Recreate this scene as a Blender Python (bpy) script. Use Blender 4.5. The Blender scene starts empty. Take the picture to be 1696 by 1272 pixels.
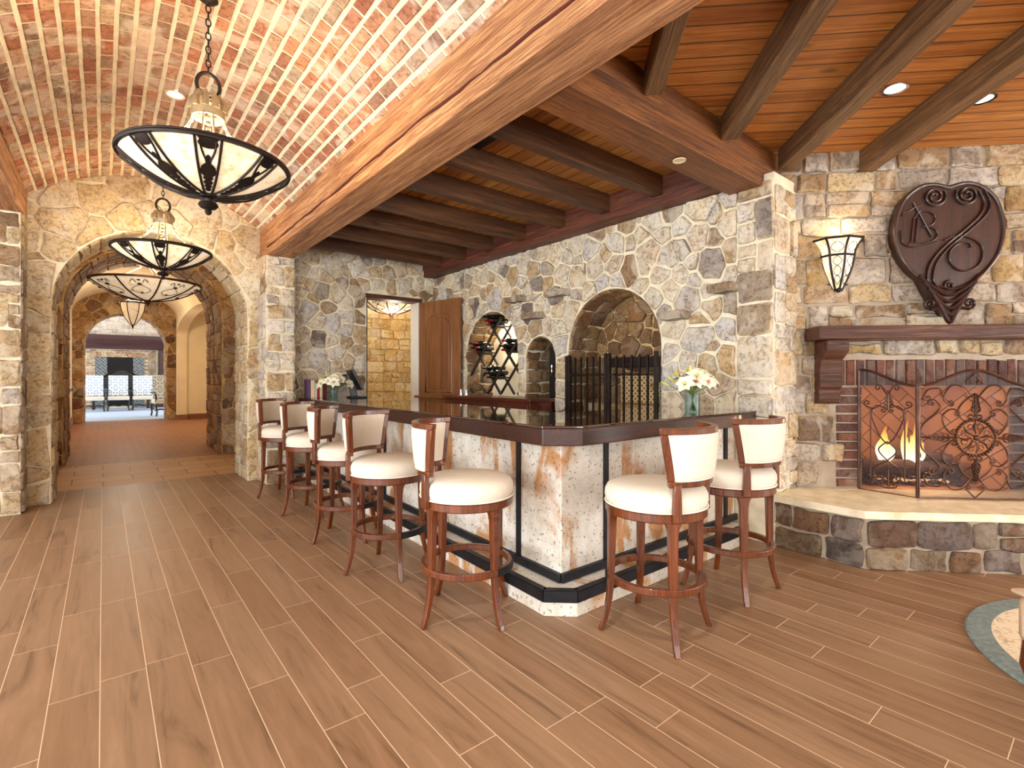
import bpy, math, random
from mathutils import Vector, Matrix
R = math.radians
PI = math.pi
sc = bpy.context.scene
COL = sc.collection
rnd = random.Random(7)

# ------------------------------------------------------------------ mesh helpers
class MB:
    def __init__(s): s.v = []; s.f = []
    def add(s, vs, fs):
        o = len(s.v); s.v += [tuple(v) for v in vs]; s.f += [tuple(i + o for i in f) for f in fs]; return s
    def box(s, x0, x1, y0, y1, z0, z1):
        vs = [(x, y, z) for z in (z0, z1) for y in (y0, y1) for x in (x0, x1)]
        return s.add(vs, [(0, 2, 3, 1), (4, 5, 7, 6), (0, 1, 5, 4), (2, 6, 7, 3), (0, 4, 6, 2), (1, 3, 7, 5)])
    def bar(s, p, q, w, h, up=(0, 0, 1)):
        p = Vector(p); q = Vector(q); d = (q - p).normalized(); up = Vector(up)
        if abs(d.dot(up)) > .98: up = Vector((1, 0, 0))
        a = d.cross(up).normalized() * w / 2; b = a.cross(d).normalized() * h / 2
        vs = [p - a - b, p + a - b, p + a + b, p - a + b, q - a - b, q + a - b, q + a + b, q - a + b]
        return s.add(vs, [(0, 1, 2, 3), (7, 6, 5, 4), (0, 4, 5, 1), (1, 5, 6, 2), (2, 6, 7, 3), (3, 7, 4, 0)])
    def prism(s, poly, fn, h0, h1):
        n = len(poly)
        vs = [fn(u, v, h0) for u, v in poly] + [fn(u, v, h1) for u, v in poly]
        fs = [tuple(range(n - 1, -1, -1)), tuple(range(n, 2 * n))] + [(i, (i + 1) % n, n + (i + 1) % n, n + i) for i in range(n)]
        return s.add(vs, fs)
    def tube(s, pts, r, n=8, closed=False, flat=None):
        pts = [Vector(p) for p in pts]; m = len(pts)
        rr = r if hasattr(r, '__len__') else [r] * m
        vs = []; up = None
        for i, p in enumerate(pts):
            if closed: d = pts[(i + 1) % m] - pts[i - 1]
            else: d = pts[min(i + 1, m - 1)] - pts[max(i - 1, 0)]
            d.normalize() if d.length > 1e-9 else None
            if up is None:
                up = Vector((0, 0, 1)) if abs(d.z) < .9 else Vector((1, 0, 0))
            a = d.cross(up)
            if a.length < 1e-5: a = d.orthogonal()
            a.normalize(); b = a.cross(d).normalized(); up = b
            for k in range(n):
                t = 2 * PI * k / n
                vs.append(p + a * math.cos(t) * rr[i] + b * math.sin(t) * rr[i] * (flat or 1))
        fs = []
        for i in range(m if closed else m - 1):
            j = (i + 1) % m
            for k in range(n):
                l = (k + 1) % n
                fs.append((i * n + k, i * n + l, j * n + l, j * n + k))
        if not closed:
            fs.append(tuple(range(n - 1, -1, -1))); fs.append(tuple((m - 1) * n + k for k in range(n)))
        return s.add(vs, fs)
    def lathe(s, prof, n=32, o=(0, 0, 0), axis='z', a0=0, a1=2 * PI, ring=None):
        full = abs(a1 - a0 - 2 * PI) < 1e-6
        m = len(prof); na = n if full else n + 1; vs = []
        for k in range(na):
            t = a0 + (a1 - a0) * k / n; c = math.cos(t); q = math.sin(t)
            for r, z in prof:
                if axis == 'z': p = (r * c, r * q, z)
                elif axis == 'x': p = (z, r * c, r * q)
                else: p = (r * q, z, r * c)
                vs.append((p[0] + o[0], p[1] + o[1], p[2] + o[2]))
        fs = []
        for k in range(n):
            l = (k + 1) % na
            for i in range(m - 1): fs.append((k * m + i, l * m + i, l * m + i + 1, k * m + i + 1))
        if ring is None: ring = prof[0][0] > 1e-3 and prof[-1][0] > 1e-3
        if ring:   # ring-shaped section: close the profile on itself
            for k in range(n):
                l = (k + 1) % na; fs.append((k * m + m - 1, l * m + m - 1, l * m, k * m))
        return s.add(vs, fs)
    def ball(s, c, r, n=12, sc3=(1, 1, 1)):
        pr = [(max(1e-7, math.sin(PI * i / n)), -math.cos(PI * i / n)) for i in range(n + 1)]
        o = len(s.v); s.lathe(pr, n)
        for i in range(o, len(s.v)):
            v = s.v[i]; s.v[i] = (c[0] + v[0] * r * sc3[0], c[1] + v[1] * r * sc3[1], c[2] + v[2] * r * sc3[2])
        return s
    def warp(s, fn, nu=1, nv=1, nw=1):
        idx = {}
        def vid(i, j, k):
            if (i, j, k) not in idx:
                idx[(i, j, k)] = len(s.v); s.v.append(tuple(fn(i / nu, j / nv, k / nw)))
            return idx[(i, j, k)]
        for i in range(nu):
            for j in range(nv):
                s.f.append((vid(i, j, 0), vid(i, j + 1, 0), vid(i + 1, j + 1, 0), vid(i + 1, j, 0)))
                s.f.append((vid(i, j, nw), vid(i + 1, j, nw), vid(i + 1, j + 1, nw), vid(i, j + 1, nw)))
        for i in range(nu):
            for k in range(nw):
                s.f.append((vid(i, 0, k), vid(i + 1, 0, k), vid(i + 1, 0, k + 1), vid(i, 0, k + 1)))
                s.f.append((vid(i, nv, k), vid(i, nv, k + 1), vid(i + 1, nv, k + 1), vid(i + 1, nv, k)))
        for j in range(nv):
            for k in range(nw):
                s.f.append((vid(0, j, k), vid(0, j, k + 1), vid(0, j + 1, k + 1), vid(0, j + 1, k)))
                s.f.append((vid(nu, j, k), vid(nu, j + 1, k), vid(nu, j + 1, k + 1), vid(nu, j, k + 1)))
        return s
    def sheet(s, fn, nu, nv):
        o = len(s.v)
        for i in range(nu + 1):
            for j in range(nv + 1): s.v.append(tuple(fn(i / nu, j / nv)))
        for i in range(nu):
            for j in range(nv):
                a = o + i * (nv + 1) + j; s.f.append((a, a + nv + 1, a + nv + 2, a + 1))
        return s
    def xf(s, M, start=0):
        for i in range(start, len(s.v)): s.v[i] = tuple(M @ Vector(s.v[i]))
        return s
    def build(s, name, mat, parent=None, smooth=40, bevel=0, seg=2, fix=True):
        me = bpy.data.meshes.new(name); me.from_pydata(s.v, [], s.f); me.update()
        if fix:
            import bmesh
            bm = bmesh.new(); bm.from_mesh(me); bmesh.ops.recalc_face_normals(bm, faces=bm.faces); bm.to_mesh(me); bm.free()
        if smooth:
            for p in me.polygons: p.use_smooth = True
            me.set_sharp_from_angle(angle=R(smooth))
        if mat: me.materials.append(mat)
        o = bpy.data.objects.new(name, me); COL.objects.link(o)
        if parent is not None: o.parent = parent
        if bevel:
            b = o.modifiers.new('bevel', 'BEVEL'); b.width = bevel; b.segments = seg; b.limit_method = 'ANGLE'; b.angle_limit = R(40)
        return o

def empty(name, loc=(0, 0, 0), rz=0, label=None, cat=None, group=None, kind=None):
    o = bpy.data.objects.new(name, None); COL.objects.link(o); o.empty_display_size = .05
    o.location = loc; o.rotation_euler = (0, 0, rz)
    return tag(o, label, cat, group, kind)
def tag(o, label=None, cat=None, group=None, kind=None):
    if label: o['label'] = label
    if cat: o['category'] = cat
    if group: o['group'] = group
    if kind: o['kind'] = kind
    return o
def struct(o, label, cat):
    return tag(o, label, cat, None, 'structure')
def copy_tree(o, parent=None):
    c = o.copy(); COL.objects.link(c)
    if parent is not None: c.parent = parent
    for ch in list(o.children): copy_tree(ch, c)
    return c

# ------------------------------------------------------------------ materials
def lin(c):
    return tuple(((x / 255) / 12.92 if x / 255 <= .04045 else ((x / 255 + .055) / 1.055) ** 2.4) for x in c) + (1,)
class NT:
    def __init__(s, name):
        s.m = bpy.data.materials.new(name); s.m.use_nodes = True; s.t = s.m.node_tree; s.t.nodes.clear()
        s.out = s.t.nodes.new('ShaderNodeOutputMaterial')
    def n(s, typ, **kw):
        x = s.t.nodes.new(typ)
        for k, v in kw.items(): setattr(x, k, v)
        return x
    def l(s, a, b): s.t.links.new(a, b)
    def setin(s, sock, v):
        if hasattr(v, 'is_output') or isinstance(v, bpy.types.NodeSocket): s.l(v, sock)
        else: sock.default_value = v
    def math(s, op, a, b=0, c=None):
        x = s.n('ShaderNodeMath', operation=op); s.setin(x.inputs[0], a); s.setin(x.inputs[1], b)
        if c is not None: s.setin(x.inputs[2], c)
        return x.outputs[0]
    def mix(s, f, a, b, mode='MIX'):
        x = s.n('ShaderNodeMix', data_type='RGBA', blend_type=mode); s.setin(x.inputs[0], f); s.setin(x.inputs[6], a); s.setin(x.inputs[7], b)
        return x.outputs[2]
    def ramp(s, f, stops, const=False):
        x = s.n('ShaderNodeValToRGB'); cr = x.color_ramp
        if const: cr.interpolation = 'CONSTANT'
        while len(cr.elements) < len(stops): cr.elements.new(.5)
        for e, (p, c) in zip(cr.elements, stops): e.position = p; e.color = c
        s.l(f, x.inputs[0]); return x.outputs[0]
    def obj(s, scale=(1, 1, 1), loc=(0, 0, 0), rot=(0, 0, 0), rand=0):
        tc = s.n('ShaderNodeTexCoord'); mp = s.n('ShaderNodeMapping')
        mp.inputs[1].default_value = loc; mp.inputs[2].default_value = rot; mp.inputs[3].default_value = scale
        s.l(tc.outputs['Object'], mp.inputs[0])
        if rand:
            oi = s.n('ShaderNodeObjectInfo'); ad = s.n('ShaderNodeVectorMath', operation='ADD')
            cm = s.n('ShaderNodeCombineXYZ'); v = s.math('MULTIPLY', oi.outputs['Random'], rand)
            for i in range(3): s.l(v, cm.inputs[i])
            s.l(mp.outputs[0], ad.inputs[0]); s.l(cm.outputs[0], ad.inputs[1]); return ad.outputs[0]
        return mp.outputs[0]
    def noise(s, vec, scale, det=4, rough=.55, dist=0):
        x = s.n('ShaderNodeTexNoise'); s.l(vec, x.inputs['Vector'])
        x.inputs['Scale'].default_value = scale; x.inputs['Detail'].default_value = det; x.inputs['Roughness'].default_value = rough; x.inputs['Distortion'].default_value = dist
        return x.outputs['Fac']
    def bump(s, h, st=.3, d=.01):
        x = s.n('ShaderNodeBump'); x.inputs['Strength'].default_value = st; x.inputs['Distance'].default_value = d; s.l(h, x.inputs['Height']); return x.outputs[0]
    def bsdf(s, col, rough=.6, nor=None, metal=0, coat=0, **kw):
        b = s.n('ShaderNodeBsdfPrincipled'); s.setin(b.inputs['Base Color'], col); s.setin(b.inputs['Roughness'], rough); s.setin(b.inputs['Metallic'], metal)
        b.inputs['Coat Weight'].default_value = coat
        for k, v in kw.items(): s.setin(b.inputs[k.replace('_', ' ')], v)
        if nor is not None: s.l(nor, b.inputs['Normal'])
        s.l(b.outputs[0], s.out.inputs[0]); return b
M = {}
def plain(name, c, rough=.5, metal=0, coat=0, var=.08, sc_=12, bump=.1):
    t = NT(name); v = t.obj(); f = t.noise(v, sc_)
    c = lin(c); d = tuple(x * (1 - var * 2) for x in c[:3]) + (1,); e = tuple(min(1, x * (1 + var)) for x in c[:3]) + (1,)
    t.bsdf(t.ramp(f, [(.3, d), (.7, e)]), rough, t.bump(t.noise(v, sc_ * 6), bump, .002), metal, coat); M[name] = t.m; return t.m
def stone(name, stops, wash=.4, bumpd=.02):
    t = NT(name); g = t.n('ShaderNodeNewGeometry'); v = t.obj()
    base = t.ramp(g.outputs['Random Per Island'], [(p, lin(c)) for p, c in stops])
    n1 = t.noise(v, 6, 8, .72, .5); n2 = t.noise(v, 34, 6, .75); n3 = t.noise(v, 3.1, 4, .6, .8); n4 = t.noise(v, 13, 5, .7, 1.0)
    k = lambda f, lo, hi, m: t.math('MULTIPLY', t.ramp(f, [(lo, (0, 0, 0, 1)), (hi, (1, 1, 1, 1))]), m)
    c = t.mix(k(n1, .4, .66, .7), base, t.mix(1, base, lin((255, 232, 196)), 'MULTIPLY'))
    c = t.mix(k(n4, .48, .6, .6), c, t.mix(1, c, lin((176, 160, 148)), 'MULTIPLY'))
    c = t.mix(k(n2, .53, .63, .65), c, t.mix(1, c, lin((122, 104, 92)), 'MULTIPLY'))
    c = t.mix(k(n3, .52, .6, wash), c, lin((232, 224, 206)))
    h = t.math('ADD', n1, t.math('ADD', t.math('MULTIPLY', n2, .5), t.math('MULTIPLY', n4, .5)))
    t.bsdf(c, .85, t.bump(h, 1.0, bumpd)); M[name] = t.m; return t.m
LIGHT = [(0, (232, 228, 218)), (.14, (222, 210, 184)), (.28, (208, 208, 208)), (.4, (236, 226, 204)), (.5, (196, 172, 132)), (.6, (222, 216, 204)), (.7, (164, 152, 138)), (.77, (204, 178, 134)), (.84, (236, 232, 224)), (.9, (124, 112, 108)), (.95, (170, 140, 100)), (1, (226, 218, 200))]
stone('stone_light', LIGHT)
stone('stone_warm', [(0, (205, 178, 135)), (.15, (160, 116, 74)), (.3, (214, 196, 160)), (.42, (116, 74, 50)), (.55, (190, 150, 100)), (.68, (128, 90, 62)), (.8, (206, 176, 128)), (.9, (84, 52, 38)), (1, (186, 156, 112))], .22)
stone('stone_pale', [(0, (222, 206, 172)), (.3, (206, 182, 138)), (.5, (228, 218, 192)), (.65, (190, 168, 132)), (.8, (216, 196, 156)), (.92, (168, 146, 118)), (1, (226, 214, 186))])
stone('stone_ochre', [(0, (206, 194, 168)), (.13, (180, 152, 112)), (.26, (184, 180, 174)), (.38, (150, 124, 94)), (.5, (206, 188, 150)), (.6, (146, 140, 138)), (.7, (184, 156, 104)), (.8, (118, 96, 78)), (.9, (196, 190, 180)), (1, (170, 140, 100))], .35)
stone('stone_dark', [(0, (104, 102, 108)), (.2, (118, 88, 60)), (.4, (84, 84, 92)), (.55, (134, 112, 82)), (.7, (70, 68, 74)), (.85, (132, 92, 48)), (1, (122, 120, 120))], .14)
stone('stone_brown', [(0, (150, 116, 78)), (.25, (122, 88, 56)), (.5, (160, 134, 94)), (.7, (104, 74, 48)), (.85, (138, 118, 90)), (1, (114, 88, 62))], .1)
stone('stone_gold', [(0, (228, 208, 162)), (.3, (206, 178, 126)), (.5, (234, 218, 178)), (.7, (190, 164, 116)), (.85, (222, 202, 154)), (1, (176, 150, 112))])
stone('brick_vault', [(0, (176, 116, 88)), (.15, (192, 146, 116)), (.3, (150, 96, 74)), (.42, (194, 174, 150)), (.54, (170, 112, 86)), (.66, (140, 112, 96)), (.78, (204, 164, 134)), (.9, (162, 150, 134)), (1, (182, 126, 98))], bumpd=.008)
stone('brick_dark', wash=.12, stops=[(0, (112, 70, 58)), (.3, (88, 62, 58)), (.5, (130, 86, 70)), (.7, (96, 80, 76)), (.85, (120, 72, 58)), (1, (76, 58, 56))], bumpd=.008)
stone('brick_far', [(0, (190, 150, 110)), (.3, (150, 116, 90)), (.6, (214, 192, 160)), (1, (170, 130, 100))], bumpd=.006)
stone('brick_white', [(0, (226, 214, 206)), (.5, (196, 176, 170)), (1, (238, 230, 224))], bumpd=.006)
plain('mortar', (232, 220, 192), .95, var=.1, sc_=9, bump=.5)
plain('mortar_warm', (206, 172, 118), .95, var=.14, sc_=7, bump=.5)
plain('mortar_grey', (172, 156, 136), .95, var=.1, sc_=9, bump=.5)
plain('stucco', (240, 222, 188), .9, var=.03, sc_=3, bump=.15)
plain('plaster', (246, 234, 206), .9, var=.03, sc_=3)
plain('white_paint', (240, 236, 226), .5, var=.02)
plain('iron', (44, 34, 30), .5, .6, var=.2)
plain('bronze', (84, 56, 44), .4, .7, var=.25)
plain('pewter', (168, 150, 118), .4, .6, var=.2)
plain('black', (16, 16, 18), .35, var=.1)
plain('black_steel', (30, 30, 36), .45, .4, var=.25)
plain('chrome', (220, 220, 220), .15, 1, var=.02)
plain('fabric_cream', (222, 212, 195), .85, var=.02, sc_=30, bump=.12)
plain('piping', (236, 228, 214), .8, var=.02)
plain('beige_fabric', (196, 170, 140), .9, var=.06, sc_=30)
plain('leaf', (92, 122, 44), .5, var=.2)
plain('bud', (196, 196, 100), .5, var=.15)
plain('petal', (232, 228, 206), .55, var=.06)
plain('petal_pink', (226, 130, 96), .6, var=.2)
plain('carpet', (176, 190, 214), .95, var=.06, sc_=30, bump=.3)
plain('dark_glass', (14, 22, 16), .08, var=.1, coat=.6)
plain('capsule_red', (150, 22, 34), .3, .3, var=.1)
plain('capsule_black', (24, 20, 26), .3, .3, var=.1)
plain('crack', (84, 34, 20), .9); plain('soot', (26, 23, 22), .95, var=.2)
plain('book_purple', (92, 62, 92), .6); plain('book_cream', (224, 200, 160), .7); plain('book_white', (226, 220, 208), .7); plain('book_red', (150, 36, 40), .6); plain('book_maroon', (92, 30, 26), .6)
plain('ember', (84, 62, 52), .95, var=.4, sc_=40, bump=.8)
plain('lamp_trim', (226, 206, 166), .5, var=.05)

def wood(name, c1, c2, axis='y', rough=.5, grain=1, coat=0, planks=None, bump=.35, dk=None, seam=.006, contrast=.45, knots=False):
    """grain runs along local axis; planks=(across axis index, width) draws board joints"""
    t = NT(name); ai = 'xyz'.index(axis)
    s1 = [9 * grain] * 3; s1[ai] = .55 * grain; s2 = [46 * grain] * 3; s2[ai] = 1.3 * grain
    v1 = t.obj(tuple(s1), rand=13); v2 = t.obj(tuple(s2), rand=7); v0 = t.obj(rand=5)
    n1 = t.noise(v1, 1, 5, .6, 1.6); n2 = t.noise(v2, 1, 4, .6, .5); n0 = t.noise(v0, 1.1, 3)
    s3 = [26 * grain] * 3; s3[ai] = .8 * grain; n3 = t.noise(t.obj(tuple(s3), rand=9), 1, 6, .65, 2.2)
    f = t.math('ADD', t.math('MULTIPLY', n1, .6), t.math('MULTIPLY', n2, .4))
    c = t.ramp(f, [(.36, lin(c1)), (.62, lin(c2))])
    line = t.ramp(n3, [(.44, (0, 0, 0, 1)), (.49, (1, 1, 1, 1)), (.51, (1, 1, 1, 1)), (.56, (0, 0, 0, 1))])
    c = t.mix(t.math('MULTIPLY', line, contrast), c, t.mix(1, c, lin(c1), 'MULTIPLY'))
    if knots:
        vo = t.n('ShaderNodeTexVoronoi'); s4 = [2.6] * 3; s4[ai] = 1.15; t.l(t.obj(tuple(s4), rand=3), vo.inputs['Vector']); vo.inputs['Scale'].default_value = 1
        kn = t.ramp(vo.outputs['Distance'], [(.03, (1, 1, 1, 1)), (.09, (0, 0, 0, 1))]); c = t.mix(t.math('MULTIPLY', kn, .7), c, lin([x * .55 for x in c1]))
    c = t.mix(t.math('MULTIPLY', t.ramp(n0, [(.4, (0, 0, 0, 1)), (.65, (1, 1, 1, 1))]), .3), c, t.mix(1, c, lin((196, 170, 150)), 'MULTIPLY'))
    h = t.math('ADD', t.math('MULTIPLY', n2, .8), t.math('SUBTRACT', n1, t.math('MULTIPLY', line, .5)))
    if planks:
        k, w = planks
        tc = t.n('ShaderNodeTexCoord'); sp = t.n('ShaderNodeSeparateXYZ'); t.l(tc.outputs['Object'], sp.inputs[0])
        q = t.math('DIVIDE', sp.outputs[k], w); fl = t.math('FLOOR', q); fr = t.math('SUBTRACT', q, fl)
        wn = t.n('ShaderNodeTexWhiteNoise', noise_dimensions='1D'); t.l(fl, wn.inputs['W'])
        c = t.mix(t.math('MULTIPLY', wn.outputs[0], .5), c, t.mix(1, c, lin(dk or (190, 160, 130)), 'MULTIPLY'))
        e = t.math('LESS_THAN', t.math('MINIMUM', fr, t.math('SUBTRACT', 1, fr)), seam / w)
        c = t.mix(t.math('MULTIPLY', e, .75), c, lin((38, 20, 10)))
        h = t.math('SUBTRACT', h, t.math('MULTIPLY', e, 2))
    b = t.bsdf(c, rough, t.bump(h, bump, .006) if bump else None, coat=coat); M[name] = t.m
    if name == 'bar_top': b.inputs['IOR'].default_value = 1.9
    return t.m
wood('beam_light', (148, 94, 54), (220, 168, 118), 'y', .6, .8, bump=.7, contrast=.6, knots=True)
wood('beam_mid', (98, 56, 24), (152, 94, 46), 'x', .55, .9, bump=.5, contrast=.5, knots=True)
wood('beam_red', (84, 44, 32), (128, 72, 52), 'y', .55, .9, bump=.5, contrast=.5, knots=True)
wood('rafter_x', (70, 40, 18), (118, 74, 38), 'x', .55, 1, bump=.5, contrast=.5, knots=True)
wood('rafter_y', (88, 62, 38), (144, 106, 66), 'y', .6, 1, bump=.8, contrast=.35)
wood('boards_y', (176, 112, 50), (232, 172, 96), 'y', .5, 1, planks=(0, .14), dk=(160, 120, 85), contrast=.35)
wood('boards_x', (180, 112, 48), (234, 168, 88), 'x', .5, 1, planks=(1, .14), dk=(182, 146, 110), contrast=.4, knots=True)
wood('stool_wood', (76, 34, 10), (126, 62, 22), 'z', .32, 1.6, coat=.4, bump=.08)
wood('door_wood', (112, 68, 36), (152, 98, 56), 'z', .4, 1.2, coat=.2, bump=.1, contrast=.25)
wood('bar_wood', (38, 14, 8), (70, 30, 18), 'x', .38, 1.2, coat=.12, bump=.1, contrast=.6)
wood('bar_top', (40, 20, 16), (62, 32, 24), 'x', .06, 1.2, coat=.8, bump=.0)
wood('cabinet_wood', (78, 34, 22), (118, 58, 40), 'y', .35, 1.2, coat=.3, bump=.1)
wood('rack_wood', (36, 24, 20), (64, 46, 38), 'z', .5, 1.2)
wood('mantel_wood', (62, 34, 24), (100, 58, 40), 'x', .5, 1, bump=.4)
wood('plaque_wood', (40, 20, 14), (70, 36, 26), 'z', .35, 1, coat=.3, bump=.2)
wood('dark_carved', (24, 20, 20), (46, 38, 36), 'z', .4, 1)
wood('log', (56, 38, 30), (124, 84, 62), 'x', .9, 1.5, bump=.9)
wood('base_brown', (130, 80, 48), (160, 104, 66), 'y', .5, 1)
wood('far_mantel', (64, 34, 32), (92, 54, 48), 'x', .45, 1)

def floor_mat():
    t = NT('floor_tile'); tc = t.n('ShaderNodeTexCoord'); sp = t.n('ShaderNodeSeparateXYZ'); t.l(tc.outputs['Object'], sp.inputs[0])
    W, L = .165, .98
    a = t.math('DIVIDE', t.math('ADD', sp.outputs[0], .01), W); ra = t.math('FLOOR', a); fa = t.math('SUBTRACT', a, ra)
    wn = t.n('ShaderNodeTexWhiteNoise', noise_dimensions='1D'); t.l(ra, wn.inputs['W'])
    b = t.math('ADD', t.math('DIVIDE', sp.outputs[1], L), t.math('MULTIPLY', wn.outputs[0], 7.0)); rb = t.math('FLOOR', b); fb = t.math('SUBTRACT', b, rb)
    cm = t.n('ShaderNodeCombineXYZ'); t.l(ra, cm.inputs[0]); t.l(rb, cm.inputs[1])
    w2 = t.n('ShaderNodeTexWhiteNoise', noise_dimensions='2D'); t.l(cm.outputs[0], w2.inputs['Vector'])
    # grain
    off = t.n('ShaderNodeVectorMath', operation='MULTIPLY_ADD'); t.l(w2.outputs['Color'], off.inputs[0]); off.inputs[1].default_value = (9, 9, 9)
    mp = t.n('ShaderNodeMapping'); mp.inputs[3].default_value = (13, 1.1, 1); t.l(tc.outputs['Object'], mp.inputs[0]); t.l(mp.outputs[0], off.inputs[2])
    n1 = t.noise(off.outputs[0], 1, 6, .65, 1.2)
    mp2 = t.n('ShaderNodeMapping'); mp2.inputs[3].default_value = (60, 3, 1); t.l(tc.outputs['Object'], mp2.inputs[0]); n2 = t.noise(mp2.outputs[0], 1, 4)
    c = t.ramp(n1, [(.28, lin((104, 80, 60))), (.43, lin((148, 117, 88))), (.7, lin((168, 135, 104)))])
    c = t.mix(t.math('MULTIPLY', n2, .25), c, lin((104, 78, 54)))
    c = t.mix(t.math('MULTIPLY', w2.outputs['Value'], .38), c, t.mix(1, c, lin((206, 176, 150)), 'MULTIPLY'))
    e = t.math('MAXIMUM', t.math('LESS_THAN', t.math('MINIMUM', fa, t.math('SUBTRACT', 1, fa)), .0016 / W), t.math('LESS_THAN', t.math('MINIMUM', fb, t.math('SUBTRACT', 1, fb)), .0016 / L))
    c = t.mix(e, c, lin((222, 196, 164)))
    h = t.math('SUBTRACT', t.math('MULTIPLY', n1, .3), e)
    t.bsdf(c, t.math('ADD', .3, t.math('MULTIPLY', n1, .25)), t.bump(h, .25, .003)); M['floor_tile'] = t.m
floor_mat()
def brickfloor(name, c1, c2, mort, bw, rh, ms=.01, rot=0, rough=.5):
    t = NT(name); v = t.obj(rot=(0, 0, rot)); b = t.n('ShaderNodeTexBrick'); t.l(v, b.inputs['Vector'])
    b.inputs['Color1'].default_value = lin(c1); b.inputs['Color2'].default_value = lin(c2); b.inputs['Mortar'].default_value = lin(mort)
    b.inputs['Scale'].default_value = 1; b.inputs['Brick Width'].default_value = bw; b.inputs['Row Height'].default_value = rh; b.inputs['Mortar Size'].default_value = ms
    b.inputs['Mortar Smooth'].default_value = .1
    n = t.noise(t.obj(), 9, 5)
    c = t.mix(t.math('MULTIPLY', n, .5), b.outputs[0], t.mix(1, b.outputs[0], lin((200, 170, 140)), 'MULTIPLY'))
    h = t.math('ADD', t.math('MULTIPLY', b.outputs['Fac'], -1), t.math('MULTIPLY', n, .4))
    t.bsdf(c, rough, t.bump(h, .4, .004)); M[name] = t.m
brickfloor('travertine', (222, 186, 142), (200, 158, 112), (140, 96, 60), .62, .38, .008)
brickfloor('hall_brick', (168, 112, 74), (146, 92, 60), (186, 140, 100), .2, .1, .008, R(45))
brickfloor('firebrick', (206, 150, 104), (186, 126, 84), (110, 70, 48), .22, .22, .006, R(45), .9)

t = NT('grey_brick'); tc = t.n('ShaderNodeTexCoord'); sp = t.n('ShaderNodeSeparateXYZ'); t.l(tc.outputs['Object'], sp.inputs[0]); cm = t.n('ShaderNodeCombineXYZ'); t.l(sp.outputs[0], cm.inputs[0]); t.l(sp.outputs[2], cm.inputs[1])
mp = t.n('ShaderNodeMapping'); mp.inputs[2].default_value = (0, 0, R(45)); t.l(cm.outputs[0], mp.inputs[0]); b = t.n('ShaderNodeTexBrick'); t.l(mp.outputs[0], b.inputs['Vector']); b.inputs['Scale'].default_value = 1; b.inputs['Brick Width'].default_value = .3; b.inputs['Row Height'].default_value = .1; b.inputs['Mortar Size'].default_value = .01
b.inputs['Color1'].default_value = lin((108, 112, 112)); b.inputs['Color2'].default_value = lin((84, 88, 90)); b.inputs['Mortar'].default_value = lin((160, 162, 160)); t.bsdf(b.outputs[0], .9); M['grey_brick'] = t.m
def lamp_glass(name, col, strength, spots=True):
    t = NT(name); v = t.obj(); n = t.noise(v, 16, 6, .7); n2 = t.noise(v, 60, 3)
    c = t.ramp(n, [(.3, lin((214, 176, 122))), (.5, lin(col)), (.7, lin((255, 250, 236)))])
    if spots: c = t.mix(t.math('MULTIPLY', t.ramp(n2, [(.62, (0, 0, 0, 1)), (.7, (1, 1, 1, 1))]), .5), c, lin((170, 130, 70)))
    b = t.bsdf(c, .35); t.l(c, b.inputs['Emission Color']); b.inputs['Emission Strength'].default_value = strength; M[name] = t.m
lamp_glass('bowl_glass', (250, 230, 192), .42)
lamp_glass('sconce_glass', (250, 220, 184), .55, False)
def emis(name, c, s, mixt=0):
    t = NT(name); e = t.n('ShaderNodeEmission'); e.inputs[0].default_value = lin(c); e.inputs[1].default_value = s
    if mixt:
        lw = t.n('ShaderNodeTexCoord'); sp = t.n('ShaderNodeSeparateXYZ'); t.l(lw.outputs['Generated'], sp.inputs[0])
        n = t.noise(t.obj((6, 6, 3)), 1, 3, .6, 1.5)
        f = t.math('MULTIPLY', t.math('SUBTRACT', 1.15, sp.outputs[2]), t.math('ADD', n, .45))
        cr = t.ramp(f, [(.1, lin((255, 120, 30))), (.5, lin((255, 190, 90))), (.9, lin((255, 240, 200)))]); t.l(cr, e.inputs[0])
        tr = t.n('ShaderNodeBsdfTransparent'); mx = t.n('ShaderNodeMixShader'); t.l(t.ramp(f, [(.12, (0, 0, 0, 1)), (.6, (.95, .95, .95, 1))]), mx.inputs[0])
        t.l(tr.outputs[0], mx.inputs[1]); t.l(e.outputs[0], mx.inputs[2]); t.l(mx.outputs[0], t.out.inputs[0])
    else: t.l(e.outputs[0], t.out.inputs[0])
    M[name] = t.m
emis('bulb', (255, 244, 220), 6); emis('flame', (255, 190, 90), 3.2, 1); emis('glow', (255, 190, 140), 1.6)
def glass(name, c, rough=0):
    t = NT(name); g = t.n('ShaderNodeBsdfGlass'); g.inputs[0].default_value = lin(c); g.inputs[1].default_value = rough; g.inputs[2].default_value = 1.3
    tr = t.n('ShaderNodeBsdfTransparent'); tr.inputs[0].default_value = lin((236, 246, 246)); mx = t.n('ShaderNodeMixShader'); mx.inputs[0].default_value = .45
    t.l(tr.outputs[0], mx.inputs[1]); t.l(g.outputs[0], mx.inputs[2]); t.l(mx.outputs[0], t.out.inputs[0]); M[name] = t.m
glass('clear_glass', (236, 246, 248))
def mesh_screen():
    t = NT('mesh_screen'); b = t.n('ShaderNodeBsdfPrincipled'); b.inputs['Base Color'].default_value = lin((60, 50, 52)); b.inputs['Roughness'].default_value = .5
    tr = t.n('ShaderNodeBsdfTransparent'); mx = t.n('ShaderNodeMixShader'); mx.inputs[0].default_value = .28
    t.l(tr.outputs[0], mx.inputs[1]); t.l(b.outputs[0], mx.inputs[2]); t.l(mx.outputs[0], t.out.inputs[0]); M['mesh_screen'] = t.m
mesh_screen()
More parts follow.
